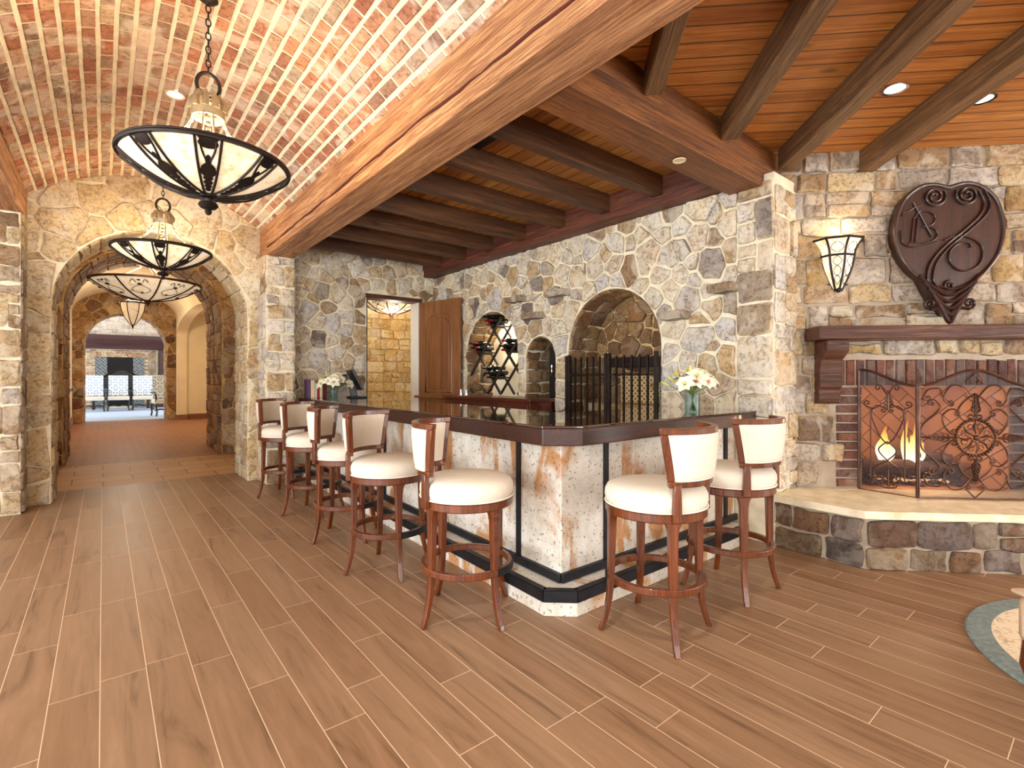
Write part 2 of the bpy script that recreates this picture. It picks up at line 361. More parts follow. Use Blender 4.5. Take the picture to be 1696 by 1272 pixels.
def bar_panel():
    t = NT('bar_panel'); v = t.obj(); n = t.noise(v, 1.7, 4, .55, .6); n2 = t.noise(v, 48, 3, .55); n3 = t.noise(v, 7, 7, .7); n4 = t.noise(t.obj((1, 1, .3)), 3.4, 4, .6, .4); n5 = t.noise(v, 130, 3)
    c = t.ramp(n3, [(.3, lin((190, 180, 160))), (.5, lin((216, 210, 198))), (.72, lin((236, 234, 228)))])
    st = t.math('MULTIPLY', t.ramp(n4, [(.5, (0, 0, 0, 1)), (.56, (1, 1, 1, 1))]), t.ramp(n, [(.42, (0, 0, 0, 1)), (.52, (1, 1, 1, 1))]))
    c = t.mix(t.math('MULTIPLY', st, .95), c, t.mix(n3, lin((146, 84, 24)), lin((204, 140, 62))))
    pit = t.ramp(n2, [(.3, (0, 0, 0, 1)), (.38, (1, 1, 1, 1))])
    c = t.mix(t.math('MULTIPLY', t.math('SUBTRACT', 1, pit), .4), c, lin((128, 108, 86)))
    c = t.mix(t.math('MULTIPLY', n5, .3), c, lin((176, 164, 146)))
    t.bsdf(c, .75, t.bump(t.math('ADD', pit, t.math('MULTIPLY', n3, .6)), .9, .01)); M['bar_panel'] = t.m
bar_panel()
def hearth_slab():
    t = NT('hearth_slab'); v = t.obj(); n = t.noise(v, 7, 6, .7); n2 = t.noise(v, 30, 4)
    c = t.ramp(n, [(.3, lin((206, 190, 152))), (.6, lin((238, 228, 200)))]); t.bsdf(c, .7, t.bump(t.math('ADD', n, t.math('MULTIPLY', n2, .5)), .6, .012)); M['hearth_slab'] = t.m
hearth_slab()
def damask():
    t = NT('damask'); v = t.obj((1, 1, 1)); sp = t.n('ShaderNodeSeparateXYZ'); t.l(v, sp.inputs[0])
    a = t.math('SINE', t.math('MULTIPLY', sp.outputs[0], 17)); b = t.math('SINE', t.math('MULTIPLY', sp.outputs[2], 15))
    c2 = t.math('MULTIPLY', a, b); d = t.math('SINE', t.math('ADD', t.math('MULTIPLY', c2, 5), t.math('MULTIPLY', t.math('COSINE', t.math('MULTIPLY', sp.outputs[0], 34)), 2)))
    c = t.ramp(t.math('ADD', t.math('MULTIPLY', d, .5), .5), [(.42, lin((150, 172, 204))), (.58, lin((238, 240, 240)))])
    t.bsdf(c, .85); M['damask'] = t.m
damask()
def rug_mat():
    t = NT('rug_field'); v = t.obj(); ln = t.n('ShaderNodeVectorMath', operation='LENGTH'); t.l(v, ln.inputs[0]); r = ln.outputs['Value']
    n = t.noise(v, 14, 3, .5, 2.5); n2 = t.noise(v, 60, 3)
    c = t.ramp(n, [(.4, lin((240, 226, 196))), (.56, lin((240, 226, 196))), (.6, lin((196, 150, 116))), (.64, lin((236, 222, 192))), (.7, lin((150, 160, 158)))])
    c = t.mix(t.math('MULTIPLY', n2, .25), c, lin((216, 196, 160)))
    t.bsdf(c, .95, t.bump(n2, .5, .004)); M['rug_field'] = t.m
    plain('rug_border', (128, 144, 142), .95, var=.15, sc_=40, bump=.6)
rug_mat()
def lattice_mat():
    t = NT('lattice'); v = t.obj((1, 1, 1), rot=(R(45), 0, 0)); sp = t.n('ShaderNodeSeparateXYZ'); t.l(v, sp.inputs[0])
    def w(o): 
        q = t.math('MULTIPLY', o, 24); return t.math('LESS_THAN', t.math('FRACT', q), .5)
    f = t.math('MAXIMUM', w(sp.outputs[1]), w(sp.outputs[2]))
    t.bsdf(t.mix(f, lin((96, 70, 44)), lin((226, 194, 136))), .7, t.bump(f, .5, .01)); M['lattice'] = t.m
lattice_mat()

# ------------------------------------------------------------------ stone laying
def clip(poly, a, b, c):
    """keep a*x+b*y<=c"""
    out = []; n = len(poly)
    for i in range(n):
        p = poly[i]; q = poly[(i + 1) % n]; dp = a * p[0] + b * p[1] - c; dq = a * q[0] + b * q[1] - c
        if dp <= 0: out.append(p)
        if dp * dq < 0:
            t = dp / (dp - dq); out.append((p[0] + (q[0] - p[0]) * t, p[1] + (q[1] - p[1]) * t))
    return out
def lay(mb, poly, fn, gap=.012, h=.022, jit=.0, rg=rnd):
    n = len(poly)
    if n < 3: return
    cx = sum(p[0] for p in poly) / n; cy = sum(p[1] for p in poly) / n
    area = abs(sum(poly[i][0] * poly[(i + 1) % n][1] - poly[(i + 1) % n][0] * poly[i][1] for i in range(n))) / 2
    if area < .0012: return
    def ins(p, g):
        d = math.hypot(p[0] - cx, p[1] - cy); k = max(.3, 1 - g / max(d, 1e-6)); return (cx + (p[0] - cx) * k, cy + (p[1] - cy) * k)
    q = [ins((p[0] + rg.uniform(-jit, jit), p[1] + rg.uniform(-jit, jit)), gap) for p in poly]
    # subdivide and soften the outline
    r = []
    for i in range(n):
        a = q[i]; b = q[(i + 1) % n]; L = math.hypot(b[0] - a[0], b[1] - a[1])
        r.append((a[0] + (b[0] - a[0]) * .07, a[1] + (b[1] - a[1]) * .07))
        if L > .09:
            j = min(.016, L * .08); r.append((a[0] + (b[0] - a[0]) * .5 + rg.uniform(-j, j), a[1] + (b[1] - a[1]) * .5 + rg.uniform(-j, j)))
        r.append((a[0] + (b[0] - a[0]) * .93, a[1] + (b[1] - a[1]) * .93))
    m = len(r); hh = h * rg.uniform(.55, 1.35); tx = rg.uniform(-.09, .09) * h * 6; ty = rg.uniform(-.09, .09) * h * 6
    def H(p, k): return max(.002, hh * k + (p[0] - cx) * tx * .5 + (p[1] - cy) * ty * .5) + rg.uniform(-.12, .12) * h
    e = min(.013, math.sqrt(area) * .07)
    r2 = [ins(p, e) for p in r]; r3 = [(cx + (p[0] - cx) * .5, cy + (p[1] - cy) * .5) for p in r]
    vs = [fn(p[0], p[1], -.01) for p in r] + [fn(p[0], p[1], H(p, .6)) for p in r] + [fn(p[0], p[1], H(p, 1)) for p in r2] + [fn(p[0], p[1], H(p, 1.02)) for p in r3] + [fn(cx, cy, hh * rg.uniform(.9, 1.1))]
    fs = []
    for k in range(3):
        for i in range(m): fs.append((k * m + i, k * m + (i + 1) % m, (k + 1) * m + (i + 1) % m, (k + 1) * m + i))
    for i in range(m): fs.append((3 * m + i, 3 * m + (i + 1) % m, 4 * m))
    mb.add(vs, fs)
class Arch:
    """opening from u0 to u1, straight jambs to s, then a round (or flatter) head of rise r"""
    def __init__(s, u0, u1, sp, rise=None): s.u0, s.u1, s.s = u0, u1, sp; s.c = (u0 + u1) / 2; s.R = (u1 - u0) / 2; s.rise = rise or s.R
    def inside(s, u, v, g=0):
        if u <= s.u0 - g or u >= s.u1 + g: return False
        if v <= s.s: return True
        return ((u - s.c) / (s.R + g)) ** 2 + ((v - s.s) / (s.rise + g)) ** 2 < 1
    def pts(s, n=24, z0=0):
        return [(s.u0, z0)] + [(s.c - s.R * math.cos(PI * i / n), s.s + s.rise * math.sin(PI * i / n)) for i in range(n + 1)] + [(s.u1, z0)]
    def dense(s):
        P = []
        for i in range(40): P += [(s.u0, s.s * i / 40), (s.u1, s.s * i / 40)]
        return P + s.pts(60)[1:-1]
    def near(s, u, v): return min(s.dense(), key=lambda p: (p[0] - u) ** 2 + (p[1] - v) ** 2)
    def path(s, t):
        """point and inward normal at arclength t from the foot of the first jamb"""
        A = s.s; B = PI * (s.R + s.rise) / 2
        if t < A: return (s.u0, t), (1, 0)
        if t > A + B: return (s.u1, max(0, 2 * A + B - t)), (-1, 0)
        a = PI * (t - A) / B; return (s.c - s.R * math.cos(a), s.s + s.rise * math.sin(a)), (math.cos(a), -math.sin(a))
    def length(s): return 2 * s.s + PI * (s.R + s.rise) / 2
def rubble(mb, u0, u1, v0, v1, fn, d=.27, holes=(), gap=.012, h=.022, seed=1, zmin=None):
    rg = random.Random(seed); S = []; tries = 0
    N = int((u1 - u0) * (v1 - v0) / (d * d) * 1.25)
    while tries < N * 30 and len(S) < N * 1.3:
        tries += 1; p = (rg.uniform(u0, u1), rg.uniform(v0, v1)); dd = d * rg.choice((.6, .8, 1.0))
        if any(a.inside(p[0], p[1], .05) for a in holes): continue
        if all((p[0] - q[0]) ** 2 + (p[1] - q[1]) ** 2 > dd * dd for q in S): S.append(p)
    G = []
    for a in holes:
        for p in S:
            b = a.near(*p)
            if (p[0] - b[0]) ** 2 + (p[1] - b[1]) ** 2 < (1.2 * d) ** 2: G.append(((2 * b[0] - p[0], 2 * b[1] - p[1]), S.index(p)))
    A = [(q, rg.uniform(-1, 1) * (.42 * d) ** 2) for q in S]; ws = [w for q, w in A]
    for g, src in G: A.append((g, ws[src]))
    for pi, p in enumerate(S):
        poly = [(u0, v0), (u1, v0), (u1, v1), (u0, v1)]
        for q, wq in sorted(A, key=lambda q: (p[0] - q[0][0]) ** 2 + (p[1] - q[0][1]) ** 2)[1:30]:
            a = q[0] - p[0]; b = q[1] - p[1]
            if abs(a) + abs(b) < 1e-6: continue
            c = (q[0] ** 2 + q[1] ** 2 - p[0] ** 2 - p[1] ** 2 + ws[pi] - wq) / 2; poly = clip(poly, a, b, c)
        poly = [(a_.near(*pp) if any(a_.inside(*pp) for a_ in holes) else pp) for pp in poly for a_ in ([x for x in holes if x.inside(*pp)] or [None])] if holes else poly
        if len(poly) < 3: continue
        # drop doubled points
        cl = []
        for pp in poly:
            if not cl or math.hypot(pp[0] - cl[-1][0], pp[1] - cl[-1][1]) > .012: cl.append(pp)
        if zmin is not None and max(q[1] for q in cl) < zmin: continue
        lay(mb, cl, fn, gap * rg.uniform(.6, 1.5), h, .008, rg)
def courses(mb, u0, u1, v0, v1, fn, hs=(.14, .26), ws=(.18, .42), gap=.012, h=.02, jit=.008, seed=1, skip=None):
    rg = random.Random(seed); v = v0
    while v < v1 - .03:
        rh = rg.uniform(*hs)
        if v + rh > v1 - .06: rh = v1 - v
        u = u0
        while u < u1 - .02:
            w = rg.uniform(*ws)
            if u + w > u1 - ws[0] * .6: w = u1 - u
            cells = [(u, v, u + w, v + rh)]
            if rh > .2 and rg.random() < .3: m = v + rh * rg.uniform(.4, .6); cells = [(u, v, u + w, m), (u, m, u + w, v + rh)]
            elif rh > .17 and w > .3 and rg.random() < .25: m = u + w * .45; k = v + rh * .5; cells = [(u, v, m, v + rh), (m, v, u + w, k), (m, k, u + w, v + rh)]
            for a, b, c, d in cells:
                if skip and skip((a + c) / 2, (b + d) / 2): continue
                lay(mb, [(a, b), (c, b), (c, d), (a, d)], fn, gap, h, jit, rg)
            u += w
        v += rh
def bricks(mb, u0, u1, v0, v1, fn, bw=.21, bh=.075, gap=.007, h=.008, seed=1, skip=None, stagger=.5, gapu=None):
    rg = random.Random(seed); nr = max(1, round((v1 - v0) / bh)); bh = (v1 - v0) / nr
    for k in range(nr):
        u = u0 - (k % 2) * bw * stagger - rg.uniform(0, .02)
        while u < u1:
            a = max(u, u0); b = min(u + bw, u1)
            if b - a > .02 and not (skip and skip((a + b) / 2, v0 + bh * (k + .5))):
                v = v0 + bh * k; x = gap / 2; q = [rg.uniform(-.003, .003) for _ in range(8)]; hh = h * rg.uniform(.5, 1.3)
                y = (gapu or gap) / 2; P = [(a + y + q[0], v + x + q[1]), (b - y + q[2], v + x + q[3]), (b - y + q[4], v + bh - x + q[5]), (a + y + q[6], v + bh - x + q[7])]
                cu = (a + b) / 2; cv = v + bh / 2
                P2 = [(cu + (p[0] - cu) * .93, cv + (p[1] - cv) * .86) for p in P]
                vs = [fn(p[0], p[1], -.004) for p in P] + [fn(p[0], p[1], hh * .6) for p in P] + [fn(p[0], p[1], hh) for p in P2]
                mb.add(vs, [(i, (i + 1) % 4, 4 + (i + 1) % 4, 4 + i) for i in range(4)] + [(4 + i, 4 + (i + 1) % 4, 8 + (i + 1) % 4, 8 + i) for i in range(4)] + [(8, 9, 10, 11)])
            u += bw

# ------------------------------------------------------------------ key dimensions (metres; camera at x=y=0)
XW = 4.18      # face of the stone wall behind the bar
YD = 7.15      # face of the wall with the door
YA = 7.25      # face of the first hall arch
FD = 4.511     # distance of the fireplace wall along (1,1)
S2 = math.sqrt(.5)
def fire_empty(name, u, d, z, *a, **k):
    return empty(name, ((d + u) * S2, (d - u) * S2, z), -PI / 4, *a, **k)
def fpt(u, d, z): return ((d + u) * S2, (d - u) * S2, z)

# ------------------------------------------------------------------ floors
struct(MB().box(-3.4, 9, -4, 7.95, -.12, 0).build('floor', M['floor_tile'], smooth=0), 'brown wood-look plank floor tiles with pale grout running towards the arches', 'floor')
struct(MB().box(-3.4, 4.6, 7.95, 10.05, -.12, 0).build('floor_travertine', M['travertine'], smooth=0), 'pale travertine tile band between the two stone arches', 'floor')
struct(MB().box(-3.4, 4.6, 10.05, 20.2, -.12, 0).build('floor_hall', M['hall_brick'], smooth=0), 'brown herringbone brick floor of the hall beyond the arches', 'floor')
struct(MB().box(-4, 6, 20.2, 30, -.12, 0).build('floor_carpet', M['carpet'], smooth=0), 'pale blue carpet of the far room', 'floor')

# ------------------------------------------------------------------ brick vault
VX0, VX1, VC, VZS = -.62, 1.64, 3.68, 3.24
VH = (VX1 - VX0) / 2; VRISE = VC - VZS; VR = (VH * VH + VRISE * VRISE) / (2 * VRISE); VCX = (VX0 + VX1) / 2; VCZ = VC - VR
VA = math.asin(VH / VR)
def vault(u, v, h):
    a = -VA + v / VR; r = VR - h; return (VCX + r * math.sin(a), u, VCZ + r * math.cos(a))
vlen = 2 * VA * VR
mb = MB(); mb.warp(lambda i, j, k: vault(-4 + 11.3 * i, vlen * j, -.12 * (1 - k)), 1, 40, 1)
ceil = struct(mb.build('ceiling', M['mortar'], smooth=60), 'barrel vault of red brick with wide pale mortar joints', 'ceiling')
mb = MB(); bricks(mb, -1.2, 7.25, 0, vlen, vault, bw=.2, bh=.099, gap=.028, gapu=.019, h=.008, seed=5, stagger=.35); mb.build('bricks', M['brick_vault'], ceil, smooth=0, fix=False)

# ------------------------------------------------------------------ timber ceilings
def beam(name, x0, x1, y0, y1, z0, z1, mat, label, rough=.004, bevel=.008, group=None, cat='beam'):
    rg = random.Random(int(x0 * 37 + y0 * 91) % 1000 + 3); rough *= .12
    L = max(x1 - x0, y1 - y0); n = max(4, int(L / .25)); alongx = (x1 - x0) > (y1 - y0)
    cx, cy = (x0 + x1) / 2, (y0 + y1) / 2
    j = [[rg.uniform(-rough, rough) for _ in range(8)] for _ in range(n + 1)]
    def fn(i, a, b):
        k = round(i * n); q = j[k][int(a) * 4 + int(b) * 2:int(a) * 4 + int(b) * 2 + 2]
        z = (z0 + (z1 - z0) * b) + q[0]
        if alongx: return (x0 + (x1 - x0) * i - cx, y0 + (y1 - y0) * a + q[1] - cy, z)
        return (x0 + (x1 - x0) * a + q[1] - cx, y0 + (y1 - y0) * i - cy, z)
    o = MB().warp(fn, n, 1, 1).build(name, mat, smooth=0, bevel=.006, seg=1); o.location = (cx, cy, 0)
    return tag(o, label, cat, group)
mainb = beam('ceiling_beam', 1.6, 1.92, -4, YA - .02, 2.89, 3.3, M['beam_light'], 'massive pale timber beam running along the edge of the brick vault', .007)
rg = random.Random(8); mb = MB(); zz = 3.02; P = []
for i in range(90):
    zz += rg.uniform(-.008, .008); zz = min(3.07, max(2.98, zz)); P.append((-.163, -4.3 + 9.5 * i / 89, zz))
mb.tube(P, [.004 + .007 * abs(math.sin(i * .41)) for i in range(90)], 5); mb.build('drying_crack', M['crack'], mainb)
beam('ceiling_beam', -.96, -.61, -4, YA - .02, 2.97, 3.3, M['beam_light'], 'timber beam on the left edge of the brick vault above the left stone pier', .007)
beam('ceiling_beam', 1.9, 4.62, 1.88, 2.16, 2.9, 3.23, M['beam_mid'], 'heavy dark timber beam crossing above the front of the bar', .006)
beam('ceiling_beam', 3.98, 4.5, 2.16, YD, 2.95, 3.2, M['beam_red'], 'reddish timber plate on top of the stone wall behind the bar', .003)
ry = [2.70, 3.32, 3.95, 4.62, 5.28, 5.9, 6.56]
ordn = ['first', 'second', 'third', 'fourth', 'fifth', 'sixth', 'last']
for i, y in enumerate(ry):
    beam('rafter', 1.93, 3.99, y, y + .11, 3.02, 3.2, M['rafter_x'], 'dark rafter above the bar, %s from the heavy cross beam' % ordn[i], .003, .006, 'rafters above the bar', 'rafter')
struct(MB().box(1.62, 4.7, 1.9, 7.3, 3.2, 3.3).build('ceiling_bar', M['boards_y'], smooth=0), 'stained board ceiling above the bar rafters', 'ceiling')
# lounge ceiling, boards parallel to the fireplace wall
poly = [(1.75, 2.0), (5.4, 2.0), (9, -1.6), (9, -4), (1.75, -4)]
def tol(x, y): return ((x - y) * S2, (x + y) * S2)
o = MB().prism([tol(*p) for p in poly], lambda u, v, h: (u, v, h), 3.24, 3.32).build('ceiling_lounge', M['boards_x'], smooth=0); o.rotation_euler = (0, 0, -PI / 4)
struct(o, 'stained board ceiling in front of the fireplace wall', 'ceiling')
struct(MB().box(-3.4, -.8, -4, 7.3, 3.3, 3.4).build('ceiling_side', M['boards_y'], smooth=0), 'board ceiling of the side aisle left of the brick vault', 'ceiling')
for u, d0, d1, w, lb in ((.49, -1.2, 1.72, .11, 'rafter nearest the pale vault beam, meeting the cross beam'), (1.14, -1.5, 2.18, .12, 'rafter meeting the middle of the cross beam, left of the can lights'), (1.78, -1.9, 4.4, .12, 'rafter meeting the right end of the cross beam'), (2.46, -2.4, 4.52, .13, 'rafter bearing on the fireplace wall between the two can lights')):
    n = 14; rg = random.Random(int(u * 100)); j = [[rg.uniform(-.0015, .0015) for _ in range(8)] for _ in range(n + 1)]
    if u == .49: d1 = 3.15
    if u == 1.14: d1 = 3.80
    def fn(i, a, b):
        k = round(i * n); q = j[k]; return (w * a + q[int(a * 2 + b)], d0 + (d1 - d0) * i, 3.07 + .19 * b + q[4 + int(a * 2 + b)])
    # the far end stops against the cross beam or the wall
    o = MB().warp(fn, n, 1, 1).build('rafter', M['rafter_y'], smooth=0, bevel=.006, seg=1)
    o.location = fpt(u, 0, 0); o.rotation_euler = (0, 0, -PI / 4); tag(o, 'weathered ' + lb, 'rafter', 'rafters above the lounge')

# ------------------------------------------------------------------ stone walls
def wallY(y, sgn=-1): return lambda u, v, h: (u, y + sgn * h, v)
def wallX(x, sgn=-1): return lambda u, v, h: (x + sgn * h, u, v)
def arch_wall(name, y0, y1, x0, x1, z1, ar, smat, mmat, label, seed, d=.26, front=True, revh=(.16, .3)):
    P = [(x0, 0)] + ar.pts(28) + [(x1, 0), (x1, z1), (x0, z1)]
    w = struct(MB().prism(P, lambda u, v, h: (u, h, v), y0, y1).build(name, M[mmat], smooth=0), label, 'wall')
    mb = MB()
    if front: rubble(mb, max(x0, -1.0), min(x1, 2.1), 0, z1, wallY(y0), d, [ar], seed=seed)
    T = ar.length()
    def rev(u, v, h):
        (a, z), nn = ar.path(v); return (a + nn[0] * h, y0 + u, z + nn[1] * h)
    # stones of the reveal
    courses(mb, 0, y1 - y0, 0, T, rev, hs=revh, ws=(.3, .45), gap=.014, h=.02, seed=seed + 40)
    mb.build('stones', M[smat], w, smooth=38, fix=False); return w
A1 = Arch(-.43, 1.46, 2.12)
arch_wall('wall_back', YA, 7.98, -3.4, 2.3, 3.78, A1, 'stone_pale', 'mortar', 'stone wall with the first round arch at the end of the brick vault', 11, .36)
A2 = Arch(-.47, 1.64, 2.4)
arch_wall('wall_arch', 10.2, 11.8, -2.2, 3.0, 4.2, A2, 'stone_warm', 'mortar_warm', 'deep stone wall with the second round arch in the hall', 23, .3)
A3 = Arch(-.44, 1.58, 2.32)
arch_wall('wall_hall', 19.5, 20.3, -2.2, 4.6, 4.6, A3, 'stone_warm', 'mortar_warm', 'stone wall with the third round arch at the far end of the hall', 31, .34)
# side walls and ceiling between the first two arches
struct(MB().box(-1.1, -.95, 7.98, 10.2, 0, 4).build('wall_passage_left', M['mortar_warm'], smooth=0), 'left wall of the short passage between the arches', 'wall')
struct(MB().box(2.1, 2.25, 7.98, 10.2, 0, 4).build('wall_passage_right', M['mortar_warm'], smooth=0), 'right wall of the short passage between the arches', 'wall')
struct(MB().box(-1.1, 2.25, 7.98, 10.2, 3.7, 3.8).build('ceiling_passage', M['stucco'], smooth=0), 'plaster ceiling of the short passage between the arches', 'ceiling')
# piers that carry the beams
def pier(name, x0, x1, y0, y1, z1, label, seed, smat='stone_light'):
    w = struct(MB().box(x0, x1, y0, y1, 0, z1).build(name, M['mortar'], smooth=0), label, 'wall'); mb = MB()
    courses(mb, x0, x1, 0, z1, wallY(y0), (.16, .3), (.14, .3), seed=seed, jit=.014)
    courses(mb, y0, y1, 0, z1, wallX(x0, -1), (.16, .3), (.2, .35), seed=seed + 1)
    courses(mb, y0, y1, 0, z1, wallX(x1, 1), (.16, .3), (.2, .35), seed=seed + 2)
    mb.build('stones', M[smat], w, smooth=38, fix=False)
pier('wall_pier_right', 1.59, 1.93, 6.86, YA, 2.89, 'stone pier carrying the far end of the pale timber beam', 3)
pier('wall_pier_left', -1.0, -.63, 6.9, YA, 2.97, 'stone pier at the left edge carrying the left timber beam', 61, 'stone_ochre')

# wall with the door
DX0, DX1, DZ = 3.035, 3.94, 2.6
P = [(1.9, 0), (DX0, 0), (DX0, DZ), (DX1, DZ), (DX1, 0), (4.7, 0), (4.7, 3.25), (1.9, 3.25)]
wd = struct(MB().prism(P, lambda u, v, h: (u, h, v), YD, YD + .25).build('wall_door', M['mortar'], smooth=0), 'rubble stone wall with the open door at the far end of the bar', 'wall')
class Rect(Arch):
    def __init__(s, u0, u1, z): s.u0, s.u1, s.s = u0, u1, z; s.c = (u0 + u1) / 2
    def inside(s, u, v, g=0): return s.u0 - g < u < s.u1 + g and v < s.s + g
    def dense(s): return [(s.u0, s.s * i / 30) for i in range(31)] + [(s.u1, s.s * i / 30) for i in range(31)] + [(s.u0 + (s.u1 - s.u0) * i / 20, s.s) for i in range(21)]
mb = MB(); rubble(mb, 1.93, XW, .8, 3.2, wallY(YD), .25, [Rect(DX0, DX1, DZ)], seed=8); mb.build('stones', M['stone_light'], wd, smooth=38, fix=False)

# wall behind the bar with three arched niches
NB = Arch(2.85, 4.10, 1.66); NS = Arch(4.31, 4.86, 1.58); NW = Arch(5.0, 6.2, 1.66)
T_ = .5
P = [(1.8, 0)] + NB.pts(24) + NS.pts(16) + NW.pts(24) + [(YD + .1, 0), (YD + .1, 3.0), (1.8, 3.0)]
wr = struct(MB().prism(P, lambda u, v, h: (h, u, v), XW, XW + T_).build('wall_right', M['mortar'], smooth=0), 'light rubble stone wall behind the bar with three arched niches', 'wall')
mb = MB(); courses(mb, 1.8, 2.1, .7, 2.95, wallX(XW), (.22, .36), (.27, .3), seed=5, h=.024); rubble(mb, 2.1, YD, .7, 2.96, wallX(XW), .25, [NB, NS, NW], seed=14, h=.028, gap=.016)
courses(mb, XW, XW + .42, 0, 2.9, wallY(1.8), (.2, .36), (.2, .42), seed=77)
mb.build('stones', M['stone_light'], wr, smooth=38, fix=False)
mb = MB()
for ar, sd in ((NB, 1), (NS, 2), (NW, 3)):
    def rev(u, v, h, ar=ar):
        (a, z), nn = ar.path(v); return (XW + u, a + nn[0] * h, z + nn[1] * h)
    courses(mb, 0, .49, .7, ar.length() - .7, rev, (.1, .2), (.2, .3), seed=sd, h=.026, jit=.012)
rubble(mb, 2.8, 4.2, .7, 2.4, wallX(XW + .5), .24, seed=19, h=.03)
mb.build('niche_stones', M['stone_brown'], wr, smooth=38, fix=False)
MB().box(XW + .5, XW + .56, 2.7, 4.25, 0, 2.5).build('niche_back', M['mortar_warm'], wr, smooth=0)
MB().box(XW + .5, XW + .56, 4.26, 4.92, 0, 2.1).build('niche_back', M['stone_brown'], wr, smooth=0)
MB().box(XW + .5, XW + .56, 4.93, 6.3, 0, 2.5).build('niche_back', M['plaster'], wr, smooth=0)
for y0, y1, z in ((4.81, 5.13, 2.31), (4.07, 4.38, 2.29), (4.48, 4.80, 2.07), (2.54, 2.78, 1.88), (2.08, 2.30, 2.07)):
    mb = MB(); rg = random.Random(int(y0 * 100))
    mb.warp(lambda i, j, k: (XW + .03 - .17 * i, y0 + (y1 - y0) * j + rg.uniform(-.012, .012), z + .075 * k + rg.uniform(-.008, .008)), 2, 3, 1)
    mb.build('corbel_stone', M['stone_ochre'], wr, smooth=30, bevel=.008)

# fireplace wall (local x along the wall, y into it)
fw = empty('wall_fireplace', fpt(0, FD, 0), -PI / 4); struct(fw, 'coursed tan and grey stone fireplace wall set across the corner', 'wall')
F0, F1, FZ0, FZ1 = 2.5, 3.63, .41, 1.27
P = [(1.6, 0), (F0, 0), (F0, FZ1), (F1, FZ1), (F1, 0), (6.4, 0), (6.4, 3.3), (1.6, 3.3)]
MB().prism(P, lambda u, v, h: (u, h, v), 0, .2).build('masonry', M['mortar_grey'], fw, smooth=0)
def wf(u, v, h): return (u, -h, v)
mb = MB(); courses(mb, 1.75, 6.2, .42, 3.27, wf, (.13, .25), (.17, .42), seed=101, h=.03, jit=.012, skip=lambda u, v: 2.27 < u < 3.86 and v < 1.52)
mb.build('stones', M['stone_ochre'], fw, smooth=38, fix=False)
mb = MB(); bricks(mb, 2.29, F0, .42, FZ1, wf, .21, .078, .016, .02, 2, stagger=0); bricks(mb, F1, 3.84, .42, FZ1, wf, .21, .078, .016, .02, 3, stagger=0)
def wsold(u, v, h): return (v, -h, u)
bricks(mb, FZ1, 1.5, 2.29, 3.84, wsold, .24, .078, .016, .02, 4, stagger=0)
mb.build('brick_surround', M['brick_dark'], fw, smooth=30, fix=False)
mb = MB()  # firebox: splayed sides, back, floor, lid
b0, b1, dd = F0 + .17, F1 - .17, .55
mb.add([(F0, .0, FZ0), (b0, dd, FZ0), (b0, dd, 1.4), (F0, .0, 1.4), (F1, .0, FZ0), (b1, dd, FZ0), (b1, dd, 1.4), (F1, .0, 1.4)], [(0, 1, 2, 3), (1, 5, 6, 2), (4, 7, 6, 5), (0, 4, 5, 1), (3, 2, 6, 7)])
mb.v = [(x, y + .19 * (y > .01), z) for x, y, z in mb.v]
fbx = mb.build('firebox', None, fw, smooth=0, fix=False)
def fb_mat():
    t = NT('firebox_brick'); tc = t.n('ShaderNodeTexCoord'); sp = t.n('ShaderNodeSeparateXYZ'); t.l(tc.outputs['Object'], sp.inputs[0])
    cm = t.n('ShaderNodeCombineXYZ'); t.l(t.math('ADD', sp.outputs[0], sp.outputs[1]), cm.inputs[0]); t.l(sp.outputs[2], cm.inputs[1])
    mp = t.n('ShaderNodeMapping'); mp.inputs[2].default_value = (0, 0, R(45)); t.l(cm.outputs[0], mp.inputs[0])
    b = t.n('ShaderNodeTexBrick'); t.l(mp.outputs[0], b.inputs['Vector']); b.inputs['Scale'].default_value = 1; b.inputs['Brick Width'].default_value = .24; b.inputs['Row Height'].default_value = .12; b.inputs['Mortar Size'].default_value = .005
    b.inputs['Color1'].default_value = lin((200, 146, 104)); b.inputs['Color2'].default_value = lin((176, 122, 84)); b.inputs['Mortar'].default_value = lin((110, 74, 54))
    t.bsdf(b.outputs[0], .9); M['firebox_brick'] = t.m
fb_mat(); fbx.data.materials.append(M['firebox_brick'])

# ------------------------------------------------------------------ hall beyond the arches
HX0, HX1, HS, HC = -.7, 1.83, 3.25, 3.98
hw = MB().box(-.95, -.7, 11.8, 19.5, 0, 3.3).build('wall_hall_left', M['stucco'], smooth=0); struct(hw, 'cream stucco left wall of the hall beyond the second arch', 'wall')
mb = MB(); n = 24
P = [(HX0 - .2, HS)] + [((HX0 + HX1) / 2 - (HX1 - HX0) / 2 * math.cos(PI * i / n), HS + (HC - HS) * math.sin(PI * i / n)) for i in range(n + 1)] + [(HX1 + .2, HS), (HX1 + .2, HC + .2), (HX0 - .2, HC + .2)]
mb.prism(P, lambda u, v, h: (u, h, v), 11.8, 19.5); struct(mb.build('ceiling_hall', M['stucco'], smooth=60), 'cream stucco barrel vault of the hall', 'ceiling')
